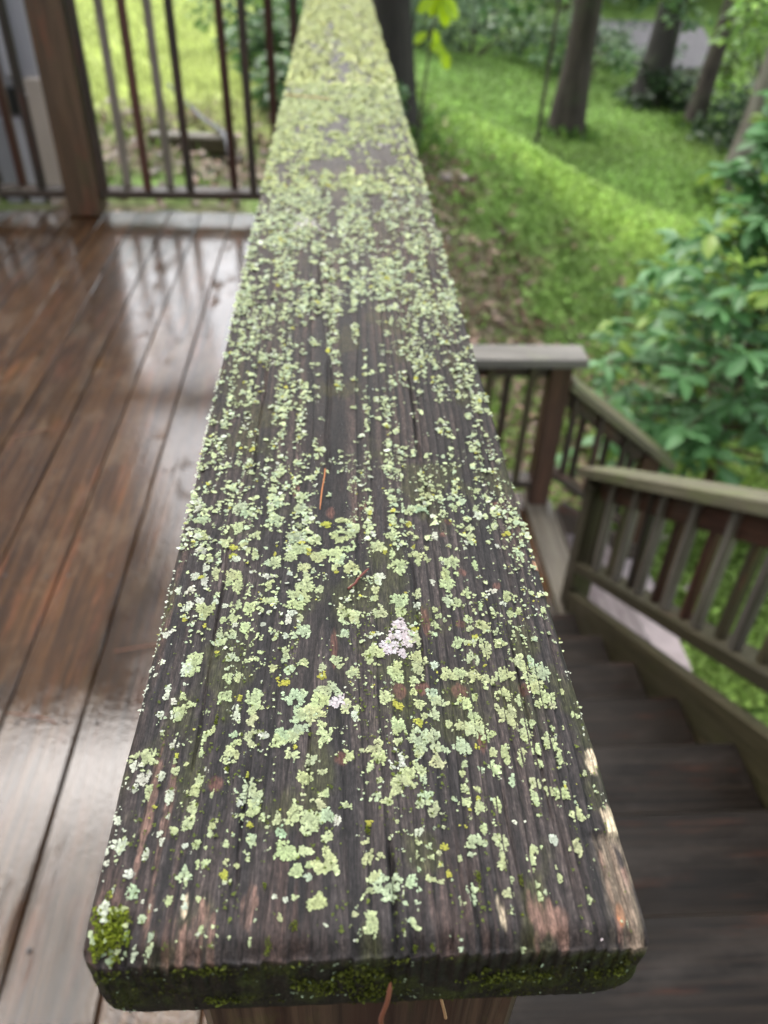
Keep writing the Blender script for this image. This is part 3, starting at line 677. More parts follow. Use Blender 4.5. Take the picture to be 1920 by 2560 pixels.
PATCHES = """-494,402,22,27,g -321,417,21,14,g -360,416,10,9,w -559,429,10,9,w -552,386,8,13,w -597,412,7,7,y -608,377,7,8,y -692,379,11,18,w -667,342,9,6,w -672,300,21,23,w -700,278,6,12,w -696,252,7,8,w -593,271,13,16,w -561,270,5,7,w -553,249,6,8,w -557,306,9,12,w -575,330,12,9,w -535,337,16,19,g -500,358,24,20,g -432,356,20,22,g -432,326,10,11,g -456,297,22,19,g -495,292,9,7,w -481,272,6,7,w -390,333,6,6,g -388,293,12,10,g -388,276,10,7,g -318,381,32,29,g -324,350,12,15,y -316,307,15,21,m -337,272,6,6,g -321,266,8,8,g -323,251,6,5,g -205,381,22,40,g -242,360,22,22,m -238,328,22,19,m -159,353,36,39,g -107,369,24,31,m -132,406,16,18,g -106,304,20,17,g -82,355,12,15,w -226,266,35,31,g -169,267,20,14,g -112,232,37,40,g -190,213,19,22,g -152,192,17,14,m -156,228,12,10,g -133,126,28,24,g -242,394,7,10,y -486,219,21,32,m -483,188,11,10,m -445,241,17,16,g -450,218,8,10,g -384,237,19,12,g -382,208,14,18,y -378,186,7,6,w -352,232,8,6,g -439,177,13,16,y -440,147,9,8,g -628,212,17,22,w -614,170,17,23,m -636,170,9,9,y -665,160,7,8,y -682,202,7,8,y -661,177,7,8,w -517,144,12,15,g -486,154,13,11,w -471,127,7,13,w -567,127,20,22,w -549,123,15,22,y -581,100,14,13,m -548,57,11,12,m -551,28,14,17,m -550,10,10,13,m -586,19,14,17,w -629,17,26,20,m -230,91,10,9,g -192,70,11,16,s -216,137,7,7,w -192,143,8,8,g -114,71,8,9,w -244,147,6,6,w -423,68,6,12,g -302,38,6,9,g -255,27,9,21,s -347,58,4,4,g -392,95,4,4,w -641,87,32,39,s -653,112,15,11,g -647,83,14,12,g -600,64,12,12,m -659,56,14,14,g -272,173,5,15,s -555,194,7,15,s -279,340,7,22,s -52,402,15,17,g 61,411,17,12,g 163,401,22,13,m 204,364,22,45,g 291,400,16,12,g 328,384,18,21,g 376,386,16,24,g 491,376,18,27,g 600,351,21,23,g 539,340,8,9,g 430,333,17,11,w 276,326,8,8,y 326,316,11,16,g 299,277,29,22,m 281,244,11,10,m 372,277,22,28,g 364,244,13,14,g 366,211,18,19,g 212,266,14,18,y 194,244,8,12,g 172,237,9,8,g 168,270,8,10,m 148,316,19,14,w 138,268,13,28,g 14,261,36,39,g 6,344,14,15,y 3,321,8,20,s 87,344,7,9,g 518,278,15,17,w 572,254,26,27,g 455,249,12,14,g 477,251,8,10,g 442,222,13,24,g 444,195,11,13,g 248,234,8,10,g 194,217,8,8,g 214,190,12,13,y 167,184,15,17,g 192,170,10,6,g 133,208,7,7,m 131,151,8,6,m 123,115,8,7,m 51,162,38,38,m 2,153,20,30,g 105,173,23,18,m 19,189,18,16,g 272,139,16,28,m 241,112,9,6,g 375,174,13,13,g 366,135,16,14,g 507,169,11,13,g 504,198,6,6,g 444,153,8,14,g 443,123,11,15,g 471,132,12,16,m 575,108,8,12,m 600,196,6,6,w 594,164,5,9,g 12,69,30,31,g 112,65,16,18,g -39,95,9,7,g -69,34,10,10,g 230,10,9,16,m 163,10,15,21,s 113,14,7,14,s 76,10,9,9,s 345,43,8,12,g 588,34,14,13,x 585,11,10,8,x 656,51,11,15,m 391,77,6,7,s 384,10,12,8,g 291,179,10,21,s 404,175,9,29,s -555,937,43,60,g -576,922,24,44,w -435,943,24,38,m -446,1001,15,26,g -370,974,34,39,g -258,971,24,39,m -189,944,19,29,g -296,918,15,22,g -240,904,26,19,m -197,881,24,21,m -491,986,11,14,y -484,1032,25,20,g -666,946,9,13,w -686,940,7,9,y -669,884,13,24,w -629,835,13,18,w -627,797,10,26,w -602,779,13,14,w -526,827,15,24,w -522,871,8,18,g -578,849,10,9,w -442,825,23,59,g -441,881,17,18,g -403,874,17,21,g -395,791,14,17,y -568,753,34,51,g -580,728,23,17,w -632,730,13,16,w -492,737,11,16,g -346,790,28,43,g -340,739,25,28,g -353,706,18,39,g -403,757,13,12,w -398,723,14,25,w -217,789,39,38,m -255,855,26,30,y -274,868,12,15,y -130,874,17,24,y -132,911,14,19,g -86,948,22,26,g -38,937,20,16,g -29,883,22,23,g -72,916,12,11,g -105,819,42,33,m -133,773,39,35,g -77,766,28,34,x -54,753,18,34,g -196,718,27,33,m -160,722,36,39,g -123,699,20,33,g -204,674,31,38,m -247,649,27,27,m -263,623,26,26,g -216,642,27,27,g -122,634,24,42,g -339,635,26,34,g -305,650,20,19,w -25,713,11,22,w -18,741,12,12,g -551,647,24,34,m -573,619,15,15,w -483,647,18,21,g -490,619,11,13,g -457,670,13,21,g -397,648,13,13,m -388,616,17,21,g -405,575,22,35,g -382,580,12,15,g -217,572,22,30,g -210,598,11,10,y -160,548,22,28,m -125,513,15,16,g -176,490,25,26,g -50,565,17,25,g -655,573,43,33,g -644,504,21,26,w -671,544,19,20,w -669,472,12,16,w -620,461,12,28,g -567,555,12,27,g -562,580,9,13,y -556,525,14,14,g -530,564,9,25,g -489,578,8,23,g -466,530,7,9,w -483,494,13,22,g -494,457,19,23,g -439,444,12,16,g -561,447,14,25,w -344,512,8,14,y -334,461,25,33,m -319,433,27,28,m -378,446,9,16,m -158,433,29,19,g -116,441,12,14,g -616,659,10,13,g -594,512,9,19,w -457,708,6,28,s -524,777,6,23,s -407,526,7,17,s 47,957,45,49,g 98,997,32,35,x 137,977,26,34,x 169,1015,35,23,x 193,912,31,70,g 117,885,28,47,g 173,844,17,21,g -21,885,16,22,g 345,1003,32,35,g 381,1010,24,16,g 426,978,32,38,g 379,934,26,34,m 362,868,34,43,g 291,866,31,32,g 247,911,14,18,w 253,881,10,11,y 328,872,23,25,g 475,861,43,32,g 421,848,25,28,g 428,820,34,21,g 484,1004,21,22,g 527,995,21,22,g 530,919,32,33,g 549,892,17,22,g 582,918,17,30,m 602,873,34,36,m 563,845,28,28,g 588,774,44,48,g 578,809,28,28,g 607,733,16,33,g 656,853,13,18,g 656,793,10,14,g 563,694,16,16,m 458,781,33,27,g 416,907,10,12,y 227,790,18,31,m 237,756,27,34,m 274,769,25,27,g 227,710,17,26,m 324,747,30,30,g 369,773,17,17,g 183,758,19,30,g 109,750,27,37,y 75,781,22,27,g 167,799,11,15,g 195,704,12,14,g 176,673,24,29,y 460,710,43,43,g 459,671,32,29,g 512,756,14,30,g 518,670,24,29,g 509,625,24,37,g 352,697,20,26,g 272,673,15,16,g 354,649,42,38,g 312,656,32,25,g 397,616,18,28,g 342,581,18,27,y 299,588,29,33,m 109,656,24,47,g 106,612,16,18,g 171,610,29,55,m 213,615,26,43,m 246,584,17,21,m 171,556,31,35,g 163,515,20,29,g 172,475,10,22,m 221,537,23,35,g 99,546,23,35,w 30,590,36,33,g 44,557,25,24,g 15,526,14,14,g 106,460,42,39,g 131,499,20,23,g 16,433,29,24,m 43,479,9,10,g 6,477,7,8,g 429,560,17,36,g 472,535,14,29,g 480,565,13,15,g 525,570,18,24,g 573,599,21,28,g 596,538,14,29,g 591,574,11,15,g 589,652,15,18,g 620,644,12,13,g 675,693,15,14,g 524,513,11,29,g 520,467,15,16,y 384,503,23,29,g 391,564,15,18,g 339,510,13,23,m 301,526,18,19,g 289,494,9,11,g 289,469,11,12,g 290,444,12,14,g 288,408,17,21,g 439,467,16,22,m 497,454,30,18,g 493,410,16,27,g 569,419,27,25,g 537,431,14,15,g 174,420,22,19,m 252,412,11,13,m 326,413,9,10,y 660,483,11,11,g 661,427,9,12,g 327,440,11,10,g -486,1789,33,45,m -454,1744,25,26,m -330,1814,33,32,m -337,1703,33,30,m -319,1668,16,17,m -231,1776,28,36,m -228,1849,28,37,m -664,1809,19,41,w -650,1768,16,31,w -620,1698,38,34,m -617,1598,26,31,g -671,1648,16,13,w -666,1611,18,15,w -479,1654,24,38,g -403,1598,24,29,g -333,1622,27,21,g -571,1585,11,16,g -610,1517,23,30,w -517,1559,29,24,g -487,1527,23,28,y -485,1480,18,19,y -436,1534,29,48,g -476,1457,25,23,w -573,1466,15,31,g -539,1481,11,23,g -397,1486,14,35,g -325,1532,15,18,y -332,1556,18,15,g -322,1435,30,38,m -320,1485,9,16,y -241,1588,42,45,m -228,1515,47,40,g -262,1469,26,27,g -194,1491,15,17,y -228,1658,19,17,m -169,1696,27,22,g -125,1665,27,26,y -60,1677,33,34,g -29,1626,38,42,g -72,1585,42,41,g -30,1528,29,40,g -103,1481,57,39,g -155,1467,31,31,g -62,1450,31,31,m -27,1403,30,34,g -78,1382,16,19,y -88,1412,20,23,g -578,1410,15,19,w -533,1383,20,33,g -614,1359,17,33,w -575,1340,15,29,w -477,1367,25,37,g -483,1331,15,43,g -447,1367,20,26,g -447,1309,20,43,g -399,1388,13,11,w -342,1361,25,15,w -334,1307,22,32,g -209,1407,30,23,g -213,1362,30,26,g -263,1378,13,15,w -197,1311,35,39,g -215,1262,44,42,g -227,1214,34,34,g -142,1289,20,20,g -323,1210,29,44,g -658,1292,15,21,w -616,1284,18,31,w -611,1229,17,24,w -619,1189,19,23,w -578,1235,19,17,w -553,1188,38,40,g -520,1227,11,14,w -485,1206,10,13,w -445,1212,23,24,g -444,1156,26,33,g -395,1191,21,37,g -484,1137,12,19,g -617,1140,10,14,y -543,1110,8,11,y -518,1128,14,16,g -404,1100,21,32,g -394,1062,13,19,g -438,1114,12,13,w -197,1141,24,23,g -245,1168,19,20,w -253,1135,12,26,w -195,1077,28,31,m -222,1052,23,31,m -259,1059,13,14,w -45,1144,36,39,g -64,1184,19,27,g -17,1130,26,33,g -56,1061,23,19,m -667,1078,21,28,w -469,1064,41,31,m -489,1034,23,18,m -443,1070,16,19,g -539,1041,9,18,g -533,1097,14,13,g -340,1046,11,17,g 64,1155,14,26,g 72,1342,14,29,g 70,1534,21,32,m 53,1236,12,17,g 157,1835,19,27,m 169,1884,27,20,m 282,1888,15,30,g 322,1867,42,34,g 368,1906,18,30,g 226,1763,38,33,m 271,1754,35,28,m 148,1714,17,18,g 213,1663,18,20,y 412,1770,17,28,g 414,1837,21,19,m 453,1813,21,21,m 522,1885,18,20,g 512,1855,12,24,g 511,1764,20,23,m 450,1701,10,27,g 510,1713,17,27,w 149,1590,33,34,g 58,1604,19,17,w -11,1640,17,39,g 215,1585,25,34,g 316,1592,11,30,w 406,1616,18,48,g 459,1633,16,22,g 458,1568,19,34,g 598,1587,11,17,y 88,1519,33,29,g 108,1490,10,23,y 137,1478,10,28,g 227,1460,26,36,g 238,1428,17,20,g 270,1451,13,24,g 272,1508,11,17,g 366,1515,10,21,g 367,1425,32,36,g 325,1442,8,14,g 455,1480,10,15,g 453,1408,10,31,g 555,1512,11,17,w 629,1473,25,33,m 644,1437,8,20,m 157,1406,36,47,g 80,1349,21,23,w 74,1323,13,19,w 147,1337,13,15,g 343,1356,37,38,g 332,1303,29,41,g 281,1319,10,19,w 406,1317,9,17,m 216,1257,15,25,g 62,1279,15,22,g 55,1235,14,20,g 148,1219,35,43,g 149,1170,22,31,g 173,1265,6,9,y 321,1209,23,35,m 357,1215,28,43,g 352,1166,20,42,g 399,1239,23,43,g 407,1165,13,14,g 74,1165,25,34,g 209,1197,15,21,w 272,1174,15,15,g 284,1143,12,17,g 267,1100,14,23,g 306,1112,14,20,g 552,1236,31,29,g 530,1240,10,16,y 500,1263,15,11,w 528,1197,13,11,w 440,1185,13,25,g 489,1142,14,19,g 547,1148,14,19,g 577,1161,13,21,g 603,1192,9,13,y 644,1211,7,10,y 538,1110,7,10,g 391,1120,17,20,g 392,1077,16,20,g 441,1089,30,30,g 399,1037,17,19,y 254,1041,17,23,m 483,1042,19,32,g 475,1059,15,12,w 628,1048,15,18,g 557,1076,15,17,g 140,1102,29,30,x 135,1063,29,33,x 114,1037,26,26,x 163,1043,29,39,x 191,1029,22,38,m 194,1075,17,20,y -13,1133,22,37,g 43,1058,10,12,y 58,1058,17,13,w"""
P = []
for e in PATCHES.split():
    cx, cy, a, b, t = e.split(',')
    P.append((int(cx) * 1e-4, int(cy) * 1e-4, int(a) * 1e-4, int(b) * 1e-4, t))
P.sort(key=lambda p: -(p[2] * p[3]) / (0.12 + p[1]))
acc_small, acc_moss = Acc(), Acc()
for i, (cx, cy, a, b, t) in enumerate(P):
    lr = 0.00047 + 0.0010 * max(0, cy - 0.06)
    if t == 's' and a > 0.003: lr = 0.0012
    if a < 0.0016: lr *= 0.8
    Vv, Fv, Cv = patch(cx, cy, a * (0.72 if t == 'y' else 0.93), b * (0.72 if t == 'y' else 0.93), t, lr)
    if len(Vv) == 0: continue
    if t == 's': acc_moss.add(Vv, Fv, Cv)
    elif i < 270: link('lichen_patch', np_mesh('lichen_patch', Vv, Fv, Cv), cap, lichen_mat)
    else: acc_small.add(Vv, Fv, Cv)
# cushion of moss with pale lichen tips on the left corner of the end
for (cx, cy, a, b, t_, lr) in ((-.0650, .0085, .0042, .0065, 's', .0008), (-.0625, .0060, .0030, .0040, 's', .0007), (-.0668, .0045, .0022, .0035, 's', .0007)):
    for lay in range(2):
        Vv, Fv, Cv = patch(cx, cy, a, b, t_, lr); Vv[:, 2] += .0003 + .0007 * lay
        acc_moss.add(Vv, Fv, np.clip(Cv * 1.6, 0, .6))
for (cx, cy, a, b, t_) in ((-.0672, .0120, .0016, .0018, 'w'), (-.0655, .0088, .0015, .0012, 'w'), (-.0678, .0060, .0014, .0022, 'm'), (-.0615, .0070, .0014, .0020, 'g'), (-.0635, .0118, .0018, .0012, 'g'), (-.0640, .0028, .0024, .0022, 'm')):
    Vv, Fv, Cv = patch(cx, cy, a, b, t_, .0006); Vv[:, 2] += .0014; acc_small.add(Vv, Fv, Cv)
# specks between the patches, thicker along some growth rings
def specks(n, ya, yb, thr, lr, k, sx=60, sy=24, seed=0, cmul=1.0, lean=0.0, colr=None, wn=(0.46, 0.22, 0.32), ridge=0.17):
    x = rng.uniform(-W2, W2, n); y = rng.uniform(ya, yb, n)
    R = rings(x, y)
    rs_ = np.where(R - np.floor(R) < 0.72, (R - np.floor(R)) / 0.72, 1.0) * (R - np.floor(R) < 0.9)
    f = ridge * (rs_ - 0.55) + wn[0] * fbm(x * sx, y * sy, 200 + seed, 3) + wn[1] * vn(np.floor(R) * 5.1, y * 9, 210 + seed) + wn[2] * fbm(x * sx * 4.5, y * sy * 4.5, 230 + seed, 2) + lean * x
    ok = f > thr(x, y) if callable(thr) else f > thr
    x, y = x[ok], y[ok]
    if k > 1:
        rep = rng.integers(1, k + 1, len(x))
        x = np.repeat(x, rep) + rng.normal(0, lr * 1.1, rep.sum()); y = np.repeat(y, rep) + rng.normal(0, lr * 1.1, rep.sum())
    ok = (np.abs(x) < W2) & (y > 0.002)
    x, y = x[ok], y[ok]
    n = len(x)
    u = rng.uniform(0, 1, n)
    cl = np.where(u[:, None] < 0.62, PAL['g'], np.where(u[:, None] < 0.86, PAL['m'], np.where(u[:, None] < 0.965, PAL['w'], PAL['y'])))
    if colr is not None: cl = np.repeat(np.array(colr)[None], n, 0) * rng.uniform(0.8, 1.2, (n, 1))
    return lobes(x, y, lr * np.clip(np.exp(rng.normal(-0.1, 0.42, n)), .3, 2.4), cl * cmul, zoff=rng.uniform(0.0001, 0.0006, n), K=6)
acc_small.add(*specks(3200, 0.003, 0.22, 0.56, 0.00026, 4, seed=1))
acc_small.add(*specks(1500, 0.10, 0.22, 0.52, 0.00055, 4, seed=2))
# algae-green dust in the grooves near the end
acc_moss.add(*specks(2600, 0.003, 0.12, 0.50, 0.00030, 2, 70, 20, 5, 1.0, 0.0, (0.10, 0.13, 0.02)))
def thr_mid(x, y): return 0.602 + 0.035 * (1 - sst(0.16, 0.26, y)) - 0.040 * sst(0.02, -0.05, x) - 0.02 * sst(0.3, 0.5, y) + 0.035 * np.exp(-((x + 0.008) / 0.014) ** 2)
acc_small.add(*specks(18000, 0.15, 0.40, thr_mid, 0.00068, 4, 110, 55, 6, wn=(0.30, 0.26, 0.44)))
acc_small.add(*specks(12000, 0.37, 0.62, lambda x, y: thr_mid(x, y) - 0.030, 0.0010, 4, 80, 36, 7, wn=(0.32, 0.26, 0.42)))
def thr_far(x, y):
    bare = np.exp(-(((x + 0.008) / 0.016) ** 2 + ((y - 0.67) / 0.06) ** 2)) + np.exp(-(((x - 0.032) / 0.022) ** 2 + ((y - 0.80) / 0.09) ** 2)) + 0.6 * np.exp(-((x - 0.05) / 0.02) ** 2) * (y < 0.8)
    return 0.556 - 0.105 * sst(0.68, 0.95, y) + 0.06 * np.clip(bare, 0, 1) - 0.03 * sst(0.0, -0.06, x)
acc_small.add(*specks(30000, 0.60, 1.05, thr_far, 0.0012, 2, 70, 22, 8, (1.02, 1.0, .82)))
acc_small.add(*specks(26000, 1.03, 2.1, thr_far, 0.0018, 2, 55, 14, 9, (1.12, 1.06, .78)))
acc_small.add(*specks(7000, 2.05, 3.58, thr_far, 0.0040, 2, 40, 8, 10))
# two chalky white crusts further along
for cx, cy, a, b in [(-.0305, .525, .010, .012), (.037, .760, .005, .010), (-.052, 1.00, .010, .008)]:
    acc_small.add(*patch(cx, cy, a, b, 'x', 0.0013))
# lichen that spills over the long edges
for sgn, num, ya, yb in ((-1, 420, 0.02, 0.30), (1, 70, 0.02, 0.10), (-1, 260, 0.3, 1.6)):
    y = rng.uniform(ya, yb, num)
    y = y[fbm(0 * y, y * 60, 300 + sgn, 3) > 0.47]
    x = sgn * (W2 - 0.0006 + rng.uniform(-0.0008, 0.0010, len(y)))
    Vv, Fv, Cv = lobes(x, y, rng.uniform(0.0002, 0.0005, len(y)) * (1 + 1.5 * y), np.repeat(np.array(PAL['w'])[None], len(y), 0), zoff=-rng.uniform(0.0, 0.0022, len(y)))
    acc_small.add(Vv, Fv, Cv)
# moss and a little lichen on the end grain (built flat, then stood up against the end face)
def on_end(n, thr, lr, colr, up=1.2, seed=0, mul=(0.5, 1.6)):
    x = rng.uniform(-0.068, 0.068, n); dz = rng.uniform(0.004, 0.030, n)
    f = fbm(x * 75, dz * 120, 400 + seed, 3) + 0.10 * np.exp(-((x - 0.003) / 0.016) ** 2) + 0.06 * np.exp(-((x - 0.040) / 0.015) ** 2) + 0.03 * np.exp(-((dz - 0.02) / 0.008) ** 2)
    ok = f > thr
    x, dz = x[ok], dz[ok]; n = len(x)
    wl = np.interp(dz, [0, 0.0170, 0.0215, 0.0260, 0.0295, TH], [W2, W2, W2 - 0.0006, W2 - 0.0026, W2 - 0.0062, W2 - 0.012]) - 0.001
    x = np.clip(x, -wl, wl)
    cl = np.repeat(np.array(colr)[None], n, 0) * rng.uniform(*mul, (n, 1))
    Vv, Fv, Cv = lobes(x, 0 * x, lr * rng.uniform(0.5, 1.3, n), cl, zoff=rng.uniform(0.0, 0.001, n), K=5, stretch=0.8, up=up, hfun=False)
    dzr = np.repeat(dz, 6)
    out = np.stack([Vv[:, 0], 0.0005 - Vv[:, 2], -dzr + Vv[:, 1]], -1)
    return out, Fv, Cv
acc_moss.add(*on_end(6500, 0.675, 0.0006, (0.10, 0.12, 0.016), 1.4, 1))
acc_moss.add(*on_end(4000, 0.56, 0.00045, (0.060, 0.066, 0.014), 0.9, 2))
acc_small.add(*on_end(420, 0.60, 0.0006, (0.30, 0.38, 0.26), 0.5, 3, (0.7, 1.1)))
# rain beads caught in the grain
nd = 1500
y = 0.15 + 0.45 * rng.uniform(0, 1, nd) ** 1.3; x = rng.uniform(-0.055, 0.066, nd)
okd = fbm(x * 60, y * 12, 340, 3) > 0.47
x, y = x[okd], y[okd]; nd = len(x)
rd = rng.uniform(0.00022, 0.0006, nd)
hz = cap_h(x, y)[0]
dome = [(0, 0, 0.75)] + [(.62 * math.cos(a), .75 * math.sin(a), .55) for a in np.linspace(0, 6.283, 7)[:-1]] + [(math.cos(a), 1.2 * math.sin(a), -.1) for a in np.linspace(0, 6.283, 7)[:-1]]
dome = np.array(dome)
Vd = (np.stack([x, y, hz], -1)[:, None] + dome[None] * rd[:, None, None]).reshape(-1, 3)
tri = [(0, 1 + i, 1 + (i + 1) % 6) for i in range(6)] + [t_ for i in range(6) for t_ in ((1 + i, 7 + i, 7 + (i + 1) % 6), (1 + i, 7 + (i + 1) % 6, 1 + (i + 1) % 6))]
Fd = (np.array(tri)[None] + 13 * np.arange(nd)[:, None, None]).reshape(-1, 3)
wat, wt_, wb_ = new_mat('rain_bead')
wb_.inputs['Base Color'].default_value = (0.9, 0.92, 0.95, 1); wb_.inputs['Roughness'].default_value = 0.03; wb_.inputs['IOR'].default_value = 1.33; wb_.inputs['Transmission Weight'].default_value = 1.0
tag(link('rain_beads', np_mesh('rain_beads', Vd, Fd, None, True), cap, wat), kind='stuff')
tag(link('lichen_crust', acc_small.mesh('lichen_crust'), cap, lichen_mat), kind='stuff')
tag(link('moss', acc_moss.mesh('moss'), cap, moss_mat), kind='stuff')

# ------------------------------------------------------------------ ground
CP = []
for x in (-30, -15, -8, -4.5, -2.5):
    for y in (4.3, 8, 14, 25, 45): CP.append((x, y, -1.27 - 0.012 * (y - 4) * 0.4))
CP += [(-1.2, 4.3, -1.27), (-1.2, 8, -1.30), (-1.0, 13, -1.4), (-.6, 5.6, -1.30), (.1, 6.2, -1.34), (-.3, 4.2, -1.42), (.35, 4.6, -1.95),
       (.9, 7.5, -1.41), (1.57, 7.2, -1.64), (2.28, 6.9, -2.0), (3.1, 6.7, -2.27), (4.3, 6.4, -2.5), (6, 6, -2.6), (.45, 7.3, -1.36),
       (1.14, 6.3, -2.05), (1.02, 5.3, -2.52), (2.24, 5.5, -2.72), (3.4, 5.4, -2.75), (1.0, 4.2, -2.72), (2.5, 4.2, -2.80), (1.4, 3.3, -2.76), (1.4, 2.6, -2.80), (1.9, 2.6, -2.78), (1.9, 1.5, -2.85), (3, 2, -2.9), (5, 3, -2.85), (9, 4, -2.9),
       (-1, 3, -1.9), (-1, 1.5, -2.3), (-1, 0, -2.4), (.5, 1, -2.8), (.4, 3, -2.8), (-3.5, 3, -1.5), (-3.5, 0, -2.0), (-10, 0, -1.8),
       (1.3, 9, -1.93), (.4, 10, -1.65), (1.9, 8.6, -2.06), (3.0, 8.2, -2.43), (3.07, 11, -2.42), (2.46, 18, -2.42), (1.2, 12, -1.95), (3.9, 9.5, -2.36), (4.8, 13, -2.46), (6, 9, -2.62), (10, 12, -2.8), (5, 19, -2.6), (8.2, 22.5, -4.7), (10, 24, -4.8), (7.2, 20.5, -3.8), (12, 20, -3.8), (10, 30, -2.3), (20, 20, -2.6), (30, 50, -1.5), (2, 30, -2.1), (2, 50, -1.5), (-10, 70, -1.0), (45, 0, -3.0), (0, -10, -2.6), (-25, -8, -2.0), (15, -8, -3.0), (40, 80, -1.2), (-40, 40, -1.2)]
CP = np.array(CP, float)
def _U(r2): return np.where(r2 > 0, 0.5 * r2 * np.log(np.maximum(r2, 1e-12)), 0)
_n = len(CP)
_K = _U(((CP[:, None, :2] - CP[None, :, :2]) ** 2).sum(-1)) + np.eye(_n) * 0.02
_Pm = np.c_[np.ones(_n), CP[:, :2]]
_sol = np.linalg.solve(np.block([[_K, _Pm], [_Pm.T, np.zeros((3, 3))]]), np.r_[CP[:, 2], 0, 0, 0])
def ground_z(x, y):
    x = np.asarray(x, float); y = np.asarray(y, float)
    s = x.shape; x = x.ravel(); y = y.ravel()
    out = np.empty(len(x))
    for i in range(0, len(x), 20000):
        xx, yy = x[i:i + 20000], y[i:i + 20000]
        out[i:i + 20000] = _U((xx[:, None] - CP[:, 0]) ** 2 + (yy[:, None] - CP[:, 1]) ** 2) @ _sol[:_n] + _sol[_n] + _sol[_n + 1] * xx + _sol[_n + 2] * yy
    out = np.clip(out, -4.2, 1.0)
    out += 0.05 * (fbm(x * 1.6, y * 1.6, 500, 3) - 0.5) * sst(0.4, 1.2, x)
    return out.reshape(s)
def gz(x, y): return float(ground_z(np.array([x]), np.array([y]))[0])
def axis(a, b, fine_a, fine_b, st, cs):
    return np.unique(np.round(np.concatenate([np.arange(a, fine_a, cs), np.arange(fine_a, fine_b, st), np.arange(fine_b, b + cs, cs)]), 3))
gx_ = axis(-60, 80, -6, 9, 0.16, 2.5); gy_ = axis(-25, 120, 2, 16, 0.16, 2.5)
GX, GY = np.meshgrid(gx_, gy_)
GZ = ground_z(GX, GY)
gi = np.arange(GX.size).reshape(GX.shape)
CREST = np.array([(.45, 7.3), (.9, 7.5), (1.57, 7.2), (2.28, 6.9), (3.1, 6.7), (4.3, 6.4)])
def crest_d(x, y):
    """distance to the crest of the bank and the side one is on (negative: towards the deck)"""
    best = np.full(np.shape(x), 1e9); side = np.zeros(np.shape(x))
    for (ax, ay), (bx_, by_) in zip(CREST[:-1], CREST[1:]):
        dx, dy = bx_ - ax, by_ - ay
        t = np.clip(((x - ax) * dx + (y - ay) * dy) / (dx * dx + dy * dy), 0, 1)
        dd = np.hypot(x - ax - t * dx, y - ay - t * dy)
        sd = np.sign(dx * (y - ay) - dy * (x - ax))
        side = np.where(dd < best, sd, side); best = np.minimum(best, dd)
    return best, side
def zone(x, y):
    """what grows where: lawn, lighter crest grass with its caught light painted in, leaf litter on the bank"""
    dcr, sd = crest_d(x, y)
    lawn = sst(0.75, 0.1, x + 0.25 * (fbm(x * 2, y * 2, 511) - .5)) * sst(5.6, 6.6, y + 1.2 * (fbm(x * 1.5, y * 1.5, 512) - .5)) * sst(15, 12.5, y + x)
    crest = np.exp(-(dcr / np.where(sd > 0, 0.28 + 0.55 * np.clip(x - 1.6, 0, 1.5), 0.15 + 0.34 * np.clip(x - 1.6, 0, 2))) ** 2) * sst(0.85, 1.4, x) * (0.5 + 0.6 * fbm(x * 3, y * 3, 513))  # pale grass strip; the light caught by the bank top is painted in
    litter = 0.92 * sst(0.36, 0.60, fbm(x * 1.5, y * 1.5, 514, 3)) * (sd < 0) * sst(0.25, 0.7, dcr) * sst(2.9, 2.2, x) * (y > 3.4)
    litter = np.maximum(litter, 0.95 * np.exp(-((x - 1.98) ** 2 + ((y - 4.95) * .8) ** 2) / .20))
    bare = 0.75 * sst(6.2, 5.0, y) * sst(0.3, 0.0, x) * sst(0.35, 0.6, fbm(x * 3, y * 3, 515, 3))
    return lawn, crest, np.maximum(litter, 0), bare
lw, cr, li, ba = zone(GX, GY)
soil = np.array([0.125, 0.098, 0.066]); green = np.array([0.13, 0.21, 0.05])
gn = fbm(GX * 3, GY * 3, 520, 4)[..., None]
GC = green * (0.5 + gn) + 0 * GX[..., None]
GC = GC * (1 - lw[..., None]) + np.array([0.40, 0.46, 0.17]) * lw[..., None]
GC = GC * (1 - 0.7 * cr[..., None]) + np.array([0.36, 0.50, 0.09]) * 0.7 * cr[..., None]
GC = GC * (1 - li[..., None]) + soil * (0.6 + 0.8 * gn) * li[..., None]
GC = GC * (1 - ba[..., None]) + soil * (0.6 + 0.8 * gn) * ba[..., None]
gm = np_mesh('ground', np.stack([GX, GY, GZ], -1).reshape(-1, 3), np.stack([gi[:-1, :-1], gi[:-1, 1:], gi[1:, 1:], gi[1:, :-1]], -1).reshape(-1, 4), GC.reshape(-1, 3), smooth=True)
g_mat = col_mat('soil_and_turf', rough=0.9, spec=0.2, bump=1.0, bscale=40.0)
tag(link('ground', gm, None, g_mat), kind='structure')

# ------------------------------------------------------------------ leaves, blades
leaf_mat = col_mat('leaf', rough=0.45, spec=0.4, transl=0.35)
leaf_wet = col_mat('wet_leaf', rough=0.40, spec=0.45, transl=0.35)
grass_mat = col_mat('grass', rough=0.6, spec=0.25, transl=0.35)
def quads(P, Ldir, size, wid, colr, tilt=None):
    """flat diamond leaves at P pointing along Ldir"""
    n = len(P)
    d = Ldir / (np.linalg.norm(Ldir, axis=1, keepdims=True) + 1e-9)
    r = rng.normal(0, 1, (n, 3)); r[:, 2] += 0 if tilt is None else tilt
    s = np.cross(d, r); s /= (np.linalg.norm(s, axis=1, keepdims=True) + 1e-9)
    L = size[:, None]; Wd = wid[:, None]
    a = P; b = P + d * L * 0.45 + s * Wd; c = P + d * L; e = P + d * L * 0.45 - s * Wd
    Vv = np.stack([a, b, c, e], 1).reshape(-1, 3)
    Fv = np.arange(4 * n).reshape(n, 4)
    return Vv, Fv, np.repeat(colr, 4, 0)
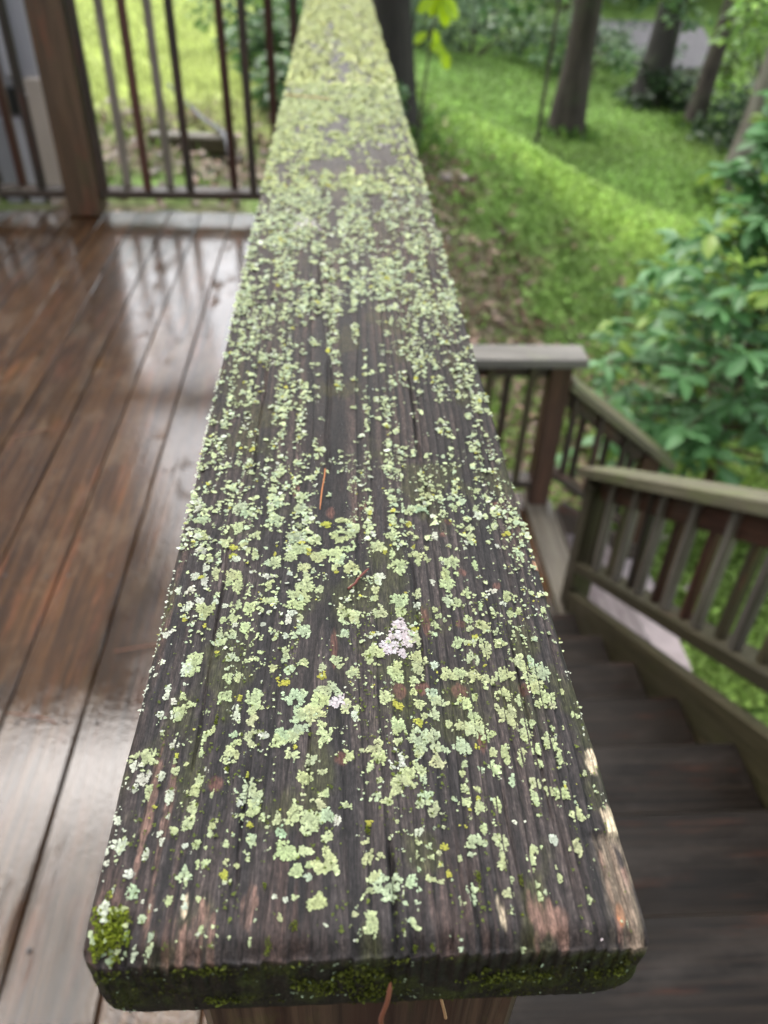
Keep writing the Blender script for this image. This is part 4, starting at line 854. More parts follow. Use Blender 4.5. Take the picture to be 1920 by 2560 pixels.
def pick(cols, n, var=0.25):
    c = np.array(cols)[rng.integers(0, len(cols), n)]
    return c * np.exp(rng.normal(0, var, (n, 1)))
# lawn
n = 60000
y = 4.4 + 13.5 * rng.uniform(0, 1, n) ** 0.8; x = rng.uniform(-0.42, 0.10, n) * (y + 1.5)
lw, cr, li, ba = zone(x, y)
ok = rng.uniform(0, 1, n) < np.maximum(lw, 0.30 * (1 - 0.5 * ba)) * (x < 1)
x, y, lw = x[ok], y[ok], lw[ok]; n = len(x)
P0 = np.stack([x, y, ground_z(x, y)], -1)
dirv = np.stack([rng.normal(0, .5, n), rng.normal(0, .5, n), np.ones(n)], -1)
tone = fbm(x * 2.2, y * 1.6, 530, 3)[:, None]
cl = np.where(lw[:, None] > 0.5, np.array([0.44, 0.50, 0.19]) * (0.7 + 0.6 * tone), np.array([0.12, 0.19, 0.04]) * (0.5 + tone)) * np.exp(rng.normal(0, .25, (n, 1)))
acc = Acc(); acc.add(*quads(P0, dirv, rng.uniform(0.04, 0.09, n) * (1 + .04 * y), rng.uniform(0.004, 0.009, n) * (1 + .06 * y), cl))
tag(link('lawn_grass', acc.mesh('lawn_grass'), None, grass_mat), kind='stuff')
# ground cover on the bank and beyond
acc = Acc()
n = 190000
y = 2.2 + 20 * rng.uniform(0, 1, n) ** 1.35; x = rng.uniform(0.02, 0.80, n) * (y + 0.6)
x = np.where(rng.uniform(0, 1, n) < 0.12, rng.uniform(1.1, 4.0, n), x); y = np.where((x > 1.1) & (rng.uniform(0, 1, n) < .1), rng.uniform(0.3, 3.6, n), y)
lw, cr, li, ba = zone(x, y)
deckish = (x < 1.66) & (y < 3.25)
ok = (~deckish) & (rng.uniform(0, 1, n) > 0.72 * li) & (lw < 0.6)
x, y, cr = x[ok], y[ok], cr[ok]; n = len(x)
P0 = np.stack([x, y, ground_z(x, y) + rng.uniform(0, 0.05, n)], -1)
dirv = np.stack([rng.normal(0, .9, n), rng.normal(0, .9, n), 0.6 + 0 * x], -1)
tone = fbm(x * 1.3, y * 1.0, 531, 3)[:, None]
base = np.array([0.185, 0.305, 0.080]) * (0.45 + 1.15 * tone) + np.array([0.03, 0.02, 0.0]) * fbm(x * .7, y * .7, 533)[:, None]
near_g = sst(5.6, 4.0, y)[:, None]
base = base * (1 - near_g * .6) + np.array([0.21, 0.30, 0.065]) * near_g * .6
far_g = sst(9, 14, y)[:, None]
base = base * (1 - .5 * far_g) + np.array([0.175, 0.285, 0.085]) * .5 * far_g
cl = base * (1 - cr[:, None]) + np.array([0.36, 0.52, 0.125]) * cr[:, None]  # crest colour: lighter grass brightened by painted-in light
cl = cl * np.exp(rng.normal(0, .30, (n, 1)))
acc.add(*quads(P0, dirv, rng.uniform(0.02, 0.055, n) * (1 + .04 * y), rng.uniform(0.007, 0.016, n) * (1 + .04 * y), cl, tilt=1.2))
# rank growth round the feet of the trunks
for (tx, ty, tr0) in ((2.94, 11.0, .25), (4.75, 13.2, .22), (5.05, 12.0, .13), (.43, 7.0, .17), (4.22, 8.6, .16), (2.18, 9.2, .04)):
    q = 420; a = rng.uniform(0, 6.283, q); rr_ = tr0 * 1.05 + np.abs(rng.normal(0, .16, q))
    x2 = tx + rr_ * np.cos(a); y2 = ty + rr_ * np.sin(a)
    P1 = np.stack([x2, y2, ground_z(x2, y2) + rng.uniform(0, .16, q) * np.exp(-(rr_ - tr0) / .15)], -1)
    acc.add(*quads(P1, np.stack([np.cos(a) * .5, np.sin(a) * .5, np.full(q, .9)], -1) + rng.normal(0, .3, (q, 3)), rng.uniform(.06, .14, q), rng.uniform(.015, .03, q), pick([(.12, .22, .05), (.18, .29, .06), (.09, .16, .05)], q, .25), tilt=.6))
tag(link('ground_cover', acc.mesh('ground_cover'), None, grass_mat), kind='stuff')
# dead leaves on the bank
n = 9000
y = rng.uniform(3.4, 8.2, n); x = rng.uniform(0.2, 3.4, n)
lw, cr, li, ba = zone(x, y)
ok = (rng.uniform(0, 1, n) < 0.05 + 0.8 * li) & (cr < .4)
x, y = x[ok], y[ok]
x = np.concatenate([x, rng.uniform(-1.6, 0.3, 700)]); y = np.concatenate([y, rng.uniform(4.2, 6.2, 700)])
n = len(x)
P0 = np.stack([x, y, ground_z(x, y) + rng.uniform(0.01, 0.05, n)], -1)
cl = pick([(0.17, 0.105, 0.07), (0.26, 0.17, 0.125), (0.10, 0.068, 0.04), (0.21, 0.15, 0.095)], n, 0.25)
acc = Acc(); acc.add(*quads(P0, np.stack([rng.normal(0, 1, n), rng.normal(0, 1, n), rng.normal(0, .25, n)], -1), rng.uniform(.05, .11, n), rng.uniform(.015, .035, n), cl, tilt=3))
tag(link('fallen_leaves', acc.mesh('fallen_leaves'), None, leaf_mat), kind='stuff')

# ------------------------------------------------------------------ trees
def bark(name, c, c2, sc_=1.0):
    mt, t, b = new_mat(name)
    p = t.nodes.new('ShaderNodeTexCoord').outputs['Object']
    n1_ = noise(t, mapped(t, p, (14 * sc_, 14 * sc_, 2.2 * sc_)), 1.0, 5, 0.7, 0.6)
    n2_ = noise(t, p, 3.0, 4, 0.6)
    cc = mixc(t, ramp(t, n1_, [(0.35, 0.0), (0.65, 1.0)]), c, c2)
    cc = mixc(t, ramp(t, n2_, [(0.5, 0.0), (0.75, 0.5)]), cc, (0.06, 0.075, 0.035))
    t.links.new(cc, b.inputs['Base Color']); b.inputs['Roughness'].default_value = 0.85
    bp = N(t, 'ShaderNodeBump', Strength=0.9, Distance=0.03); t.links.new(n1_, bp.inputs['Height']); t.links.new(bp.outputs[0], b.inputs['Normal'])
    return mt
bark_dark = bark('dark_wet_bark', (0.010, 0.008, 0.006), (0.030, 0.024, 0.019))
bark_brown = bark('brown_bark', (0.024, 0.017, 0.012), (0.066, 0.049, 0.038))
bark_pale = bark('pale_grey_bark', (0.10, 0.085, 0.065), (0.23, 0.205, 0.17))
def tube(pts, rad, K=12, rough=0.0, seed=0):
    pts = np.asarray(pts, float); n = len(pts)
    tan = np.gradient(pts, axis=0); tan /= np.linalg.norm(tan, axis=1, keepdims=True) + 1e-9
    ref = np.array([0.0, 1.0, 0.0]) if abs(tan[0, 2]) > 0.7 else np.array([0.0, 0.0, 1.0])
    s = np.cross(tan, ref); s /= np.linalg.norm(s, axis=1, keepdims=True) + 1e-9
    u = np.cross(s, tan)
    th = np.linspace(0, 2 * math.pi, K, endpoint=False)
    r = np.asarray(rad, float)[:, None] * np.ones((1, K))
    if rough: r = r * (1 + rough * (fbm(np.cos(th)[None] * 2 + 9 + seed, np.arange(n)[:, None] * .45 + np.sin(th)[None] * 2, 600 + seed, 3) - .5) * 2)
    V = pts[:, None] + (s[:, None] * np.cos(th)[None, :, None] + u[:, None] * np.sin(th)[None, :, None]) * r[..., None]
    i = np.arange(n * K).reshape(n, K)
    F_ = np.stack([i[:-1], np.roll(i[:-1], -1, 1), np.roll(i[1:], -1, 1), i[1:]], -1).reshape(-1, 4)
    return V.reshape(-1, 3), F_
GREENS = [(0.065, 0.145, 0.045), (0.085, 0.170, 0.045), (0.050, 0.110, 0.040), (0.115, 0.200, 0.045)]
def leaf_cloud(centers, radii, n_each, size, cols, flat=0.5, droop=-0.25):
    C0 = np.repeat(np.asarray(centers, float), n_each, 0); Rr = np.repeat(np.asarray(radii, float), n_each)
    n = len(C0)
    v = rng.normal(0, 1, (n, 3)); v /= np.linalg.norm(v, axis=1, keepdims=True)
    v *= (rng.uniform(0, 1, (n, 1)) ** 0.45) * Rr[:, None]; v[:, 2] *= flat
    dirv = v / (Rr[:, None]) + rng.normal(0, .6, (n, 3)); dirv[:, 2] = dirv[:, 2] * .4 + droop
    tone = np.exp(rng.normal(0, .22, (len(centers), 1))); tone = np.repeat(tone, n_each, 0)
    return quads(C0 + v, dirv, size * rng.uniform(.6, 1.3, n), size * .28 * rng.uniform(.7, 1.3, n), pick(cols, n, .22) * tone, tilt=2.0)
def tree(x, y, r, h, lean, label, bk, crown_r=2.6, crown_z=5.0, nclump=26, each=60, size=0.30, cols=GREENS, sprays=(), group=None, name='broadleaf_tree', forks=(), off=(0, 0)):
    z0 = gz(x, y)
    t = empty(name, (x, y, z0), label, 'tree', group)
    n = 26
    zz = np.linspace(-0.35, h, n)
    wob = 0.06 * h / 8
    pts = np.stack([x + lean[0] * zz + wob * (fbm(zz * .4, 0 * zz + x, 700) - .5), y + lean[1] * zz + wob * (fbm(zz * .4, 0 * zz + y, 701) - .5), z0 + zz], -1)
    rad = r * (1 - 0.65 * np.clip(zz, 0, None) / h) + 0.85 * r * np.exp(-np.clip(zz + .05, 0, None) / (1.3 * r + .08))
    acc = Acc(); acc.add(*tube(pts, rad, 20, 0.12, int(x * 10) % 50))
    tr_ = link('trunk', acc.mesh('trunk', True), t, bk)
    cents, rads = [], []
    ba_ = Acc()
    def at(zq): return np.array([np.interp(zq, zz, pts[:, 0]), np.interp(zq, zz, pts[:, 1]), z0 + zq])
    for i in range(nclump):
        zq = crown_z + (h - crown_z) * rng.uniform(0, 1) * 0.95
        a = rng.uniform(0, 2 * math.pi); R = crown_r * rng.uniform(.35, 1.0) * (1 - .45 * abs((zq - crown_z) / (h - crown_z) - .35))
        p = at(zq); e = p + np.array([R * math.cos(a) + off[0], R * math.sin(a) + off[1], .25 * R + rng.normal(0, .2)])
        cents.append(e); rads.append(rng.uniform(.55, 1.0) * crown_r * .33)
        if i % 2 == 0:
            mid_ = (p + e) / 2 + np.array([0, 0, -.1])
            ba_.add(*tube([p - [0, 0, .3], mid_, e], [r * .32, r * .2, r * .06], 6))
    for (zq, ex, ey, ez, nl, ls) in sprays:                         # a low limb carrying a flat spray of leaves
        p = at(zq); e = np.array([ex, ey, ez]); mid_ = (p + e) / 2 + np.array([0, 0, .15])
        q = [(1 - s_) ** 2 * p + 2 * s_ * (1 - s_) * mid_ + s_ * s_ * e for s_ in np.linspace(0, 1, 8)]
        ba_.add(*tube(q, np.linspace(r * .16, .006, 8), 6))
    for f_ in forks:
        p = at(f_[0]); e = np.array(f_[1:4]); ba_.add(*tube([p, (p + e) / 2 + [0, 0, .1], e], [f_[4], f_[4] * .8, f_[4] * .6], 10))
    if ba_.n: link('limbs', ba_.mesh('limbs', True), t, bk)
    Va, Fa, Ca = leaf_cloud(cents, rads, each, size, cols)
    acc = Acc(); acc.add(Va, Fa, Ca)
    for (zq, ex, ey, ez, nl, ls) in sprays:
        p = at(zq); e = np.array([ex, ey, ez])
        cs = [p + (e - p) * s_ + np.array([0, 0, .15 * 2 * s_ * (1 - s_)]) for s_ in np.linspace(.35, 1, 7)]
        acc.add(*leaf_cloud(cs, [ls * 2.6] * 7, nl // 7, ls, cols, .35, -.35))
    link('crown', acc.mesh('crown'), t, leaf_mat)
    return t
BRIGHT = [(0.15, 0.27, 0.05), (0.20, 0.33, 0.05), (0.11, 0.20, 0.05)]
GREYG = [(0.11, 0.18, 0.095), (0.08, 0.145, 0.072), (0.135, 0.20, 0.11)]
tree(0.43, 7.0, 0.155, 14, (-0.045, 0.0), 'dark almost black tree trunk right beside the lichen covered rail, behind lime green leaves', bark_dark, 3.2, 6.6, 46, 60, .30, off=(-1.1, -3.5))
tree(2.94, 11.0, 0.178, 14, (0.022, 0.02), 'brown tree trunk leaning slightly right in the middle of the green slope', bark_brown, 2.8, 8.0, 18, 50,
     sprays=((2.9, 1.75, 9.6, -0.92, 420, .12), (2.6, 1.35, 10.2, -0.70, 420, .12), (2.7, 3.75, 9.8, -0.88, 420, .11), (3.0, 2.3, 9.9, -0.62, 420, .12)))
tree(4.75, 13.2, 0.20, 13, (0.050, 0.0), 'blackish tree trunk with a shaggy ivy covered base in the woods at the back', bark_dark, 2.6, 7.0, 14, 50)
tree(5.05, 12.0, 0.115, 10, (0.055, -.02), 'slim pale grey brown trunk leaning right in front of a blackish one', bark_brown, 1.6, 6.0, 9, 45, sprays=((3.0, 4.6, 10.8, .1, 300, .12), (2.9, 5.6, 10.6, -.05, 300, .12)))
tree(4.22, 8.6, 0.15, 11, (0.065, 0.0), 'mottled pale trunk at the right edge of the picture above the big leaved shrub', bark_pale, 2.4, 6.5, 12, 50, sprays=((2.7, 4.3, 7.6, -.75, 360, .11), (2.5, 3.7, 8.2, -.85, 360, .10)), cols=BRIGHT)
tree(2.18, 9.2, 0.022, 5.5, (0.02, 0.0), 'thin bare sapling stem standing left of the brown leaning trunk', bark_brown, 1.0, 3.2, 8, 40, .16, name='sapling')
tree(6.9, 15.5, 0.085, 9, (0.01, 0.0), 'thin dark upright trunk in front of the grey roofed house in the woods', bark_dark, 1.6, 4.5, 14, 50)
k = 0
woods = [(1.4, 20.0, .20, 13), (3.6, 22.5, .25, 14), (6.0, 24.0, .22, 13), (9.3, 17.0, .24, 14), (8.6, 11.5, .20, 12), (11.5, 22.0, .26, 15), (-.2, 24.0, .24, 13), (7.0, 6.2, .20, 12), (9.5, 2.5, .22, 13), (14, 9, .25, 14), (12.5, 14.5, .22, 13), (5.2, 29, .25, 14), (16, 27, .3, 15)]
wl = ['trunk deep in the woods, hidden by shrubs at the top of the slope', 'grey trunk far back behind the brown leaning tree', 'distant trunk near the grey roofed house', 'tall tree among the bushes right of the grey roofed house', 'leafy tree behind the mottled pale trunk', 'distant tree at the back right of the woods', 'distant tree behind the lime leaved sapling', 'tree outside the right edge beside the big leaved shrub', 'tree far right of the stairs', 'tree far to the right in the woods', 'tree between shrubs in the right hand woods', 'farthest tree straight behind the brown leaning trunk', 'farthest tree at the right of the woods']
for (x, y, r, h), lb in zip(woods, wl):
    tree(x, y, r, h, (rng.normal(0, .02), rng.normal(0, .02)), lb, [bark_brown, bark_dark][k % 2], 3.0, 4.2, 16, 50, .34, group='trees of the woods'); k += 1
# row of trees beyond the lawn, mirrored in the wet deck
for (x, y, h), lb in zip([(-1.0, 27, 8.0), (-4.6, 26, 8.0), (-8.4, 26, 9.5), (-12.5, 23, 12), (-17.5, 19, 12)], ['tree beyond the far end of the lawn, nearest the woods', 'second tree from the woods beyond the far end of the lawn', 'middle tree of the row beyond the far end of the lawn', 'tree beyond the lawn towards the house', 'big tree beyond the lawn behind the house']):
    tree(x, y, .28, h, (0, 0), lb, bark_brown, 3.4, 1.8, 54, 60, .42, group='trees beyond the lawn')

# ------------------------------------------------------------------ understorey shrubs
def shrub(x, y, R, H, label, cols, size=.11, ncl=14, each=70, group='shrubs at the edge of the woods', flat=.7):
    z0 = gz(x, y)
    t = empty('shrub', (x, y, z0), label, 'shrub', group)
    cents, rads = [], []; acc = Acc()
    for i in range(ncl):
        a = rng.uniform(0, 6.283); q = R * math.sqrt(rng.uniform(0, 1)); zz = H * rng.uniform(.2, 1.0) * (1 - .35 * q / R)
        e = np.array([x + q * math.cos(a), y + q * math.sin(a), z0 + zz]); cents.append(e); rads.append(rng.uniform(.25, .45) * R)
        p = np.array([x + .06 * math.cos(a), y + .06 * math.sin(a), z0 - .05])
        acc.add(*tube([p, (p + e) / 2 + [0, 0, .1 * H], e], [.018, .012, .004], 5))
    link('stems', acc.mesh('stems', True), t, bark_brown)
    acc = Acc(); acc.add(*leaf_cloud(cents, rads, each, size, cols, flat)); link('foliage', acc.mesh('foliage'), t, leaf_mat)
SH = [(1.15, 14.5, 1.0, 1.3, 'grey green shrub at the top of the slope just right of the lime leaves', GREYG), (2.3, 15.6, 1.2, 1.6, 'grey green shrub left of the brown leaning trunk', GREYG), (3.3, 17.0, 1.2, 1.9, 'yellowish shrub directly behind the brown leaning trunk', BRIGHT),
      (4.1, 14.8, .8, 1.3, 'dark shrub right of the brown leaning trunk', GREENS), (4.9, 13.0, .55, .75, 'low dark bush at the foot of the blackish trunk', [(0.02, .045, .015), (.03, .06, .02)]), (5.6, 11.2, .75, .85, 'dark rounded bush below the slim leaning trunk', [(.025, .06, .02), (.035, .075, .022)]),
      (6.6, 13.2, 1.0, 1.9, 'bright yellow green shrub in front of the grey roofed house', BRIGHT), (5.6, 9.6, .7, .9, 'mid green shrub left of the mottled pale trunk', GREENS), (6.4, 10.2, .9, 1.7, 'tall green shrub behind the mottled pale trunk', GREENS), (7.6, 15.6, 1.2, 2.2, 'tall shrub at the right of the grey roofed house', GREENS),
      (5.5, 16.5, .8, 1.0, 'low pale shrub under the eaves of the grey roofed house', GREYG), (4.5, 7.6, .6, .9, 'light green bush beside the big leaved shrub', BRIGHT), (.9, 17.5, 1.2, 1.6, 'dark shrub behind the almost black trunk', GREENS), (-.35, 7.8, .55, .75, 'leafy plant at the edge of the lawn near the lichen covered rail', GREENS),
      (-.55, 10.2, .8, 1.0, 'green bush on the lawn behind the last dark balusters', GREENS), (-.05, 6.6, .45, .5, 'low plant below the dark trunk by the rail', GREENS), (2.9, 5.0, .55, .5, 'small sprawling bush on the bank beyond the landing', [(.07, .11, .035), (.09, .12, .05)]), (3.6, 2.2, .9, 1.3, 'shrub below the sloping stair railing', BRIGHT), (2.7, 1.0, .7, 1.1, 'leafy bush under the stair railing at the right edge', GREENS), (5.2, 4.2, 1.1, 1.6, 'shrub outside the right edge behind the big leaved shrub', GREENS)]
for s_ in SH: shrub(s_[0], s_[1], s_[2], s_[3], s_[4], s_[5], each=90 if s_[1] > 6 else 120)
# the woods behind all this
n = 40000
y = rng.uniform(28, 46, n); x = rng.uniform(-34, 34, n)
zc = ground_z(x, y) + rng.uniform(0, 1, n) ** 1.4 * 6.5 * (0.35 + 0.65 * fbm(x * .35, y * .35, 540, 3))
P0 = np.stack([x, y, zc], -1)
cl = pick([(0.09, .165, .075), (.115, .19, .095), (.065, .125, .06), (.14, .22, .08)], n, .3) * (0.5 + fbm(x * .5, zc * .8, 541, 2))[:, None]
acc = Acc(); acc.add(*quads(P0, rng.normal(0, 1, (n, 3)) + [0, 0, -.3], rng.uniform(.4, .8, n), rng.uniform(.12, .25, n), cl, tilt=1.5))
tag(link('woods', acc.mesh('woods'), None, leaf_mat), kind='stuff')

# ------------------------------------------------------------------ big leaved shrub right of the stairs
def big_leaf_mesh(bend, fold, seed):
    r_ = random.Random(seed)
    st = [(0.0, 0.004), (0.12, 0.09), (0.32, 0.185), (0.55, 0.235), (0.76, 0.19), (0.92, 0.085), (1.0, 0.0)]
    V, C = [], []
    tone = r_.uniform(.8, 1.2)
    for s, wd in st:
        z = -bend * s * s
        for k_ in (-1, -.5, 0, .5, 1):
            V.append((s, wd * k_ + .01 * r_.uniform(-1, 1) * (k_ != 0), z + fold * abs(k_) * wd + .012 * r_.uniform(-1, 1) * (k_ != 0)))
            C.append((.115 * tone, .262 * tone, .092 * tone) if k_ else (.15 * tone, .28 * tone, .12 * tone))
    Fc = []
    for i in range(len(st) - 1):
        for k_ in range(4): Fc.append((i * 5 + k_, i * 5 + k_ + 1, i * 5 + 6 + k_, i * 5 + 5 + k_))
    return np.array(V), np.array(Fc), np.array(C)
LM = []
for i in range(6):
    V_, F_, C_ = big_leaf_mesh([.15, .3, .45, .2, .35, .1][i], [.25, .35, .15, .4, .2, .3][i], i)
    if i == 4: C_ = C_ * [2.2, 1.5, .7]
    me = np_mesh('leaf', V_, F_, C_, True); me.materials.append(leaf_wet); LM.append((me, V_, F_, C_))
bx0, by0 = 2.17, 3.62
bz0 = gz(bx0, by0)
bush = empty('broadleaf_shrub', (bx0, by0, bz0), 'tall shrub with large dark bluish green wet leaves at the right, beyond the stair railing', 'shrub')
stem = [(bx0, by0, bz0 - .1), (bx0 - .02, by0, -2.0), (bx0 - .07, by0 - .02, -1.4), (bx0 - .10, by0 - .02, -.95), (bx0 - .15, by0 - .03, -.55), (bx0 - .17, by0 - .03, -.42)]
stem_m = plain('reddish_stem', (.085, .045, .03), rough=.6, var=.35, scale=20)
acc = Acc(); acc.add(*tube(stem, [.032, .026, .018, .012, .007, .004], 8)); link('stem', acc.mesh('stem', True), bush, stem_m)
def stem_at(z):
    z_ = [s[2] for s in stem]
    return np.array([np.interp(z, z_, [s[0] for s in stem]), np.interp(z, z_, [s[1] for s in stem]), z])
tips = []
br = Acc()
for i in range(190):
    z = -2.45 + 1.95 * (i / 189) ** .95
    p = stem_at(z)
    Rm = np.interp(z, [-2.4, -1.7, -1.2, -.8, -.5], [.90, .80, .48, .24, .12])
    a = i * 2.4 + rng.normal(0, .25)
    if i % 3 == 0: a = -1.7 + rng.normal(0, .8)
    L = Rm * rng.uniform(.55, 1.0)
    e = p + np.array([L * math.cos(a), L * math.sin(a) * .85, .10 + .28 * L * rng.uniform(-.2, .9)])
    if e[1] < 3.18 and e[0] < 1.75 and e[2] < -1.95: e[1] = 3.25
    midp = (p + e) / 2 + np.array([0, 0, .03])
    br.add(*tube([p, midp, e], [.006, .005, .003], 5))
    for s in (.45, .72, 1.0): tips.append((p * (1 - s) ** 2 + 2 * midp * s * (1 - s) + e * s * s, a, s))
link('branches', br.mesh('branches', True), bush, stem_m)
tips += [(stem_at(z), rng.uniform(0, 6.28), 1.0) for z in (-.43, -.5, -.58, -.68, -.8)]
acc = Acc(); cnt = 0
order = list(range(len(tips)))
leaves = []
for ti in order:
    p, a, s = tips[ti]
    k_ = 7 if s == 1.0 else 4
    for j in range(k_):
        aa = a + (j - (k_ - 1) / 2) * (5.2 / k_ if s == 1.0 else 1.3) + rng.normal(0, .25)
        size = rng.uniform(.090, .155) * (1.0 if s == 1.0 else .85)
        pit = rng.normal(.15 if p[2] > -.9 else -.05, .32); roll = rng.normal(0, .35)
        x_ = Vector((math.cos(aa) * math.cos(pit), math.sin(aa) * math.cos(pit), math.sin(pit)))
        y_ = Vector((-math.sin(aa), math.cos(aa), 0)); z_ = x_.cross(y_); y_ = z_.cross(x_)
        mw = Matrix((x_, y_, z_)).transposed().to_4x4() @ Matrix.Rotation(roll, 4, 'X') @ Matrix.Diagonal((size, size, size, 1))
        mw.translation = Vector(p)
        leaves.append((p[1] - .25 * p[0], mw))
leaves.sort(key=lambda q: q[0])
for i, (_, mw) in enumerate(leaves):
    me, V_, F_, C_ = LM[int(rng.integers(0, 6)) if rng.uniform() > .25 else 0]
    if i < 290:
        o = bpy.data.objects.new('leaf', me); col.objects.link(o); o.parent = bush
        o.matrix_basis = Matrix.Translation(-bush.location) @ mw
    else:
        A = np.array(mw); acc.add(V_ @ A[:3, :3].T + A[:3, 3], F_, C_)
tag(link('foliage', acc.mesh('foliage', True), bush, leaf_wet), kind='stuff')

# lime green leaves of a young plant beside the dark trunk
lime = empty('sapling', (.50, 5.35, gz(.50, 5.35)), 'young plant with a few bright lime green pointed leaves beside the almost black trunk', 'sapling')
st_ = [(.50, 5.35, gz(.50, 5.35) - .05), (.50, 5.33, -1.2), (.53, 5.30, -.75), (.56, 5.28, -.42), (.58, 5.26, -.15)]
acc = Acc(); acc.add(*tube(st_, [.010, .009, .007, .005, .003], 6)); link('stem', acc.mesh('stem', True), lime, bark_brown)
lime_m = col_mat('lime_leaf', rough=.4, spec=.4, transl=.45)
V_, F_, C_ = big_leaf_mesh(.25, .2, 50)
C_ = np.ones_like(C_) * [.30, .44, .010]
lme = np_mesh('leaf', V_ * [1, 1.25, 1], F_, C_, True); lme.materials.append(lime_m)
for (lx, ly, lz, aa, pit, s) in [(.585, 5.26, -.36, 0.2, -.6, .15), (.60, 5.25, -.34, 2.6, -.9, .13), (.585, 5.26, -.35, -.6, -1.1, .15), (.56, 5.27, -.37, 3.3, -.5, .11), (.545, 5.29, -.52, .2, -.9, .10), (.53, 5.29, -.54, 2.9, -.5, .09), (.53, 5.29, -.60, .1, -.25, .12), (.60, 5.29, -.62, -.1, -.9, .12), (.58, 5.26, -.2, 1.2, -.3, .13), (.58, 5.26, -.2, -2.4, -.5, .12)]:
    x_ = Vector((math.cos(aa) * math.cos(pit), math.sin(aa) * math.cos(pit) * .5, math.sin(pit))).normalized()
    z_ = Vector((.1, -.75, .65)); y_ = z_.cross(x_).normalized(); z_ = x_.cross(y_)
    s *= 1.1; lz += .04
    mw = Matrix((x_, y_, z_)).transposed().to_4x4() @ Matrix.Diagonal((s, s, s, 1)); mw.translation = Vector((lx, ly, lz))
    o = bpy.data.objects.new('leaf', lme); col.objects.link(o); o.parent = lime
    o.matrix_basis = Matrix.Translation(-lime.location) @ mw

# ------------------------------------------------------------------ house corner at the left, house in the woods
hs = empty('house', (-2.5, 4.6, -1.3), 'corner of a grey sided house behind the far deck railing at the left edge', 'house')
sid = plain('grey_siding', (.24, .235, .25), rough=.5, var=.08, scale=3)
sid2 = plain('white_trim', (.38, .37, .39), rough=.45, var=.06, scale=3)
beige = plain('beige_board', (.42, .355, .30), rough=.6, var=.08, scale=5)
dkm = plain('black_metal', (.012, .012, .012), rough=.4, var=.2)
timber('wall', (-4.0, 4.72, -.2), (-4.0, 4.72, 3.2), 5.2, .44, sid, hs, up=(0, 1, 0), ch=.01)
timber('foundation', (-4.0, 4.71, -1.6), (-4.0, 4.71, -.72), 5.16, .42, plain('painted_base', (.20, .18, .19), rough=.7), hs, up=(0, 1, 0), ch=.01)
for i in range(8):
    x = -1.43 - .105 * i
    timber('siding_strip', (x, 4.495, -.70), (x, 4.495, 3.15), .085, .03, [sid, sid2][i % 2], hs, up=(0, 1, 0), ch=.004)
timber('corner_trim', (-1.512, 4.455, -1.6), (-1.512, 4.455, -.625), .085, .05, beige, hs, up=(0, 1, 0), ch=.004)
timber('downspout', (-1.595, 4.44, -.62), (-1.595, 4.44, 3.1), .06, .06, sid2, hs, up=(0, 1, 0), ch=.012)
timber('outlet_box', (-1.625, 4.44, -.79), (-1.625, 4.44, -.66), .055, .06, dkm, hs, up=(0, 1, 0), ch=.01, spin=.4)
for i in range(4):
    timber('base_strip', (-1.63 - .12 * i, 4.47, -1.6), (-1.63 - .12 * i, 4.47, -.82), .075, .03, [sid2, sid, beige, sid][i], hs, up=(0, 1, 0), ch=.004)
timber('roof', (-4.3, 4.1, 3.25), (-4.3, 7.5, 4.6), 5.8, .12, plain('dark_shingle', (.05, .05, .055), rough=.9), hs, ch=.02)
shade_house = empty('house', (-3.5, -1.9, -2.5), 'unseen beige sided house added behind the deck to block sky light', 'house')  # unseen house, added to keep sky light off the deck and rail end
bsd = plain('beige_siding', (.30, .27, .23), rough=.6, var=.06, scale=3)
timber('wall', (-3.6, -1.9, -2.6), (-3.6, -1.9, 3.6), 10.0, .3, bsd, shade_house, up=(0, 1, 0), ch=.01)
timber('roof', (-3.6, -1.2, 3.5), (-3.6, -5.0, 5.2), 10.8, .14, plain('house_shingle', (.05, .05, .055), rough=.9), shade_house, ch=.02)
timber('door', (-2.4, -1.73, ZD + .03), (-2.4, -1.73, ZD + 2.05), .9, .06, sid2, shade_house, up=(0, 1, 0))
h2 = empty('house', (9.2, 24.5, -4.9), 'small house with a grey roof glimpsed between the trunks of the woods', 'house')
zb = -4.9
timber('wall', (6.9, 23.8, zb + .6), (9.3, 23.8, zb + .6), 3.4, 2.2, plain('pinkish_wall', (.36, .31, .30), rough=.7, var=.05), h2, ch=.02)
rf = plain('grey_roof', (.10, .095, .10), rough=.85, var=.2)
timber('roof', (8.1, 21.7, zb + 1.60), (8.1, 23.9, zb + 2.30), 2.9, .10, rf, h2, ch=.02)
timber('roof', (8.1, 25.9, zb + 1.60), (8.1, 23.7, zb + 2.30), 2.9, .10, rf, h2, ch=.02)
wn_ = timber('window', (8.3, 22.08, zb + .7), (8.3, 22.08, zb + 1.5), .7, .06, sid2, h2, up=(0, 1, 0))
timber('pane', (8.3, 22.04, zb + .75), (8.3, 22.04, zb + 1.45), .6, .02, dkm, wn_, up=(0, 1, 0), ch=.002)

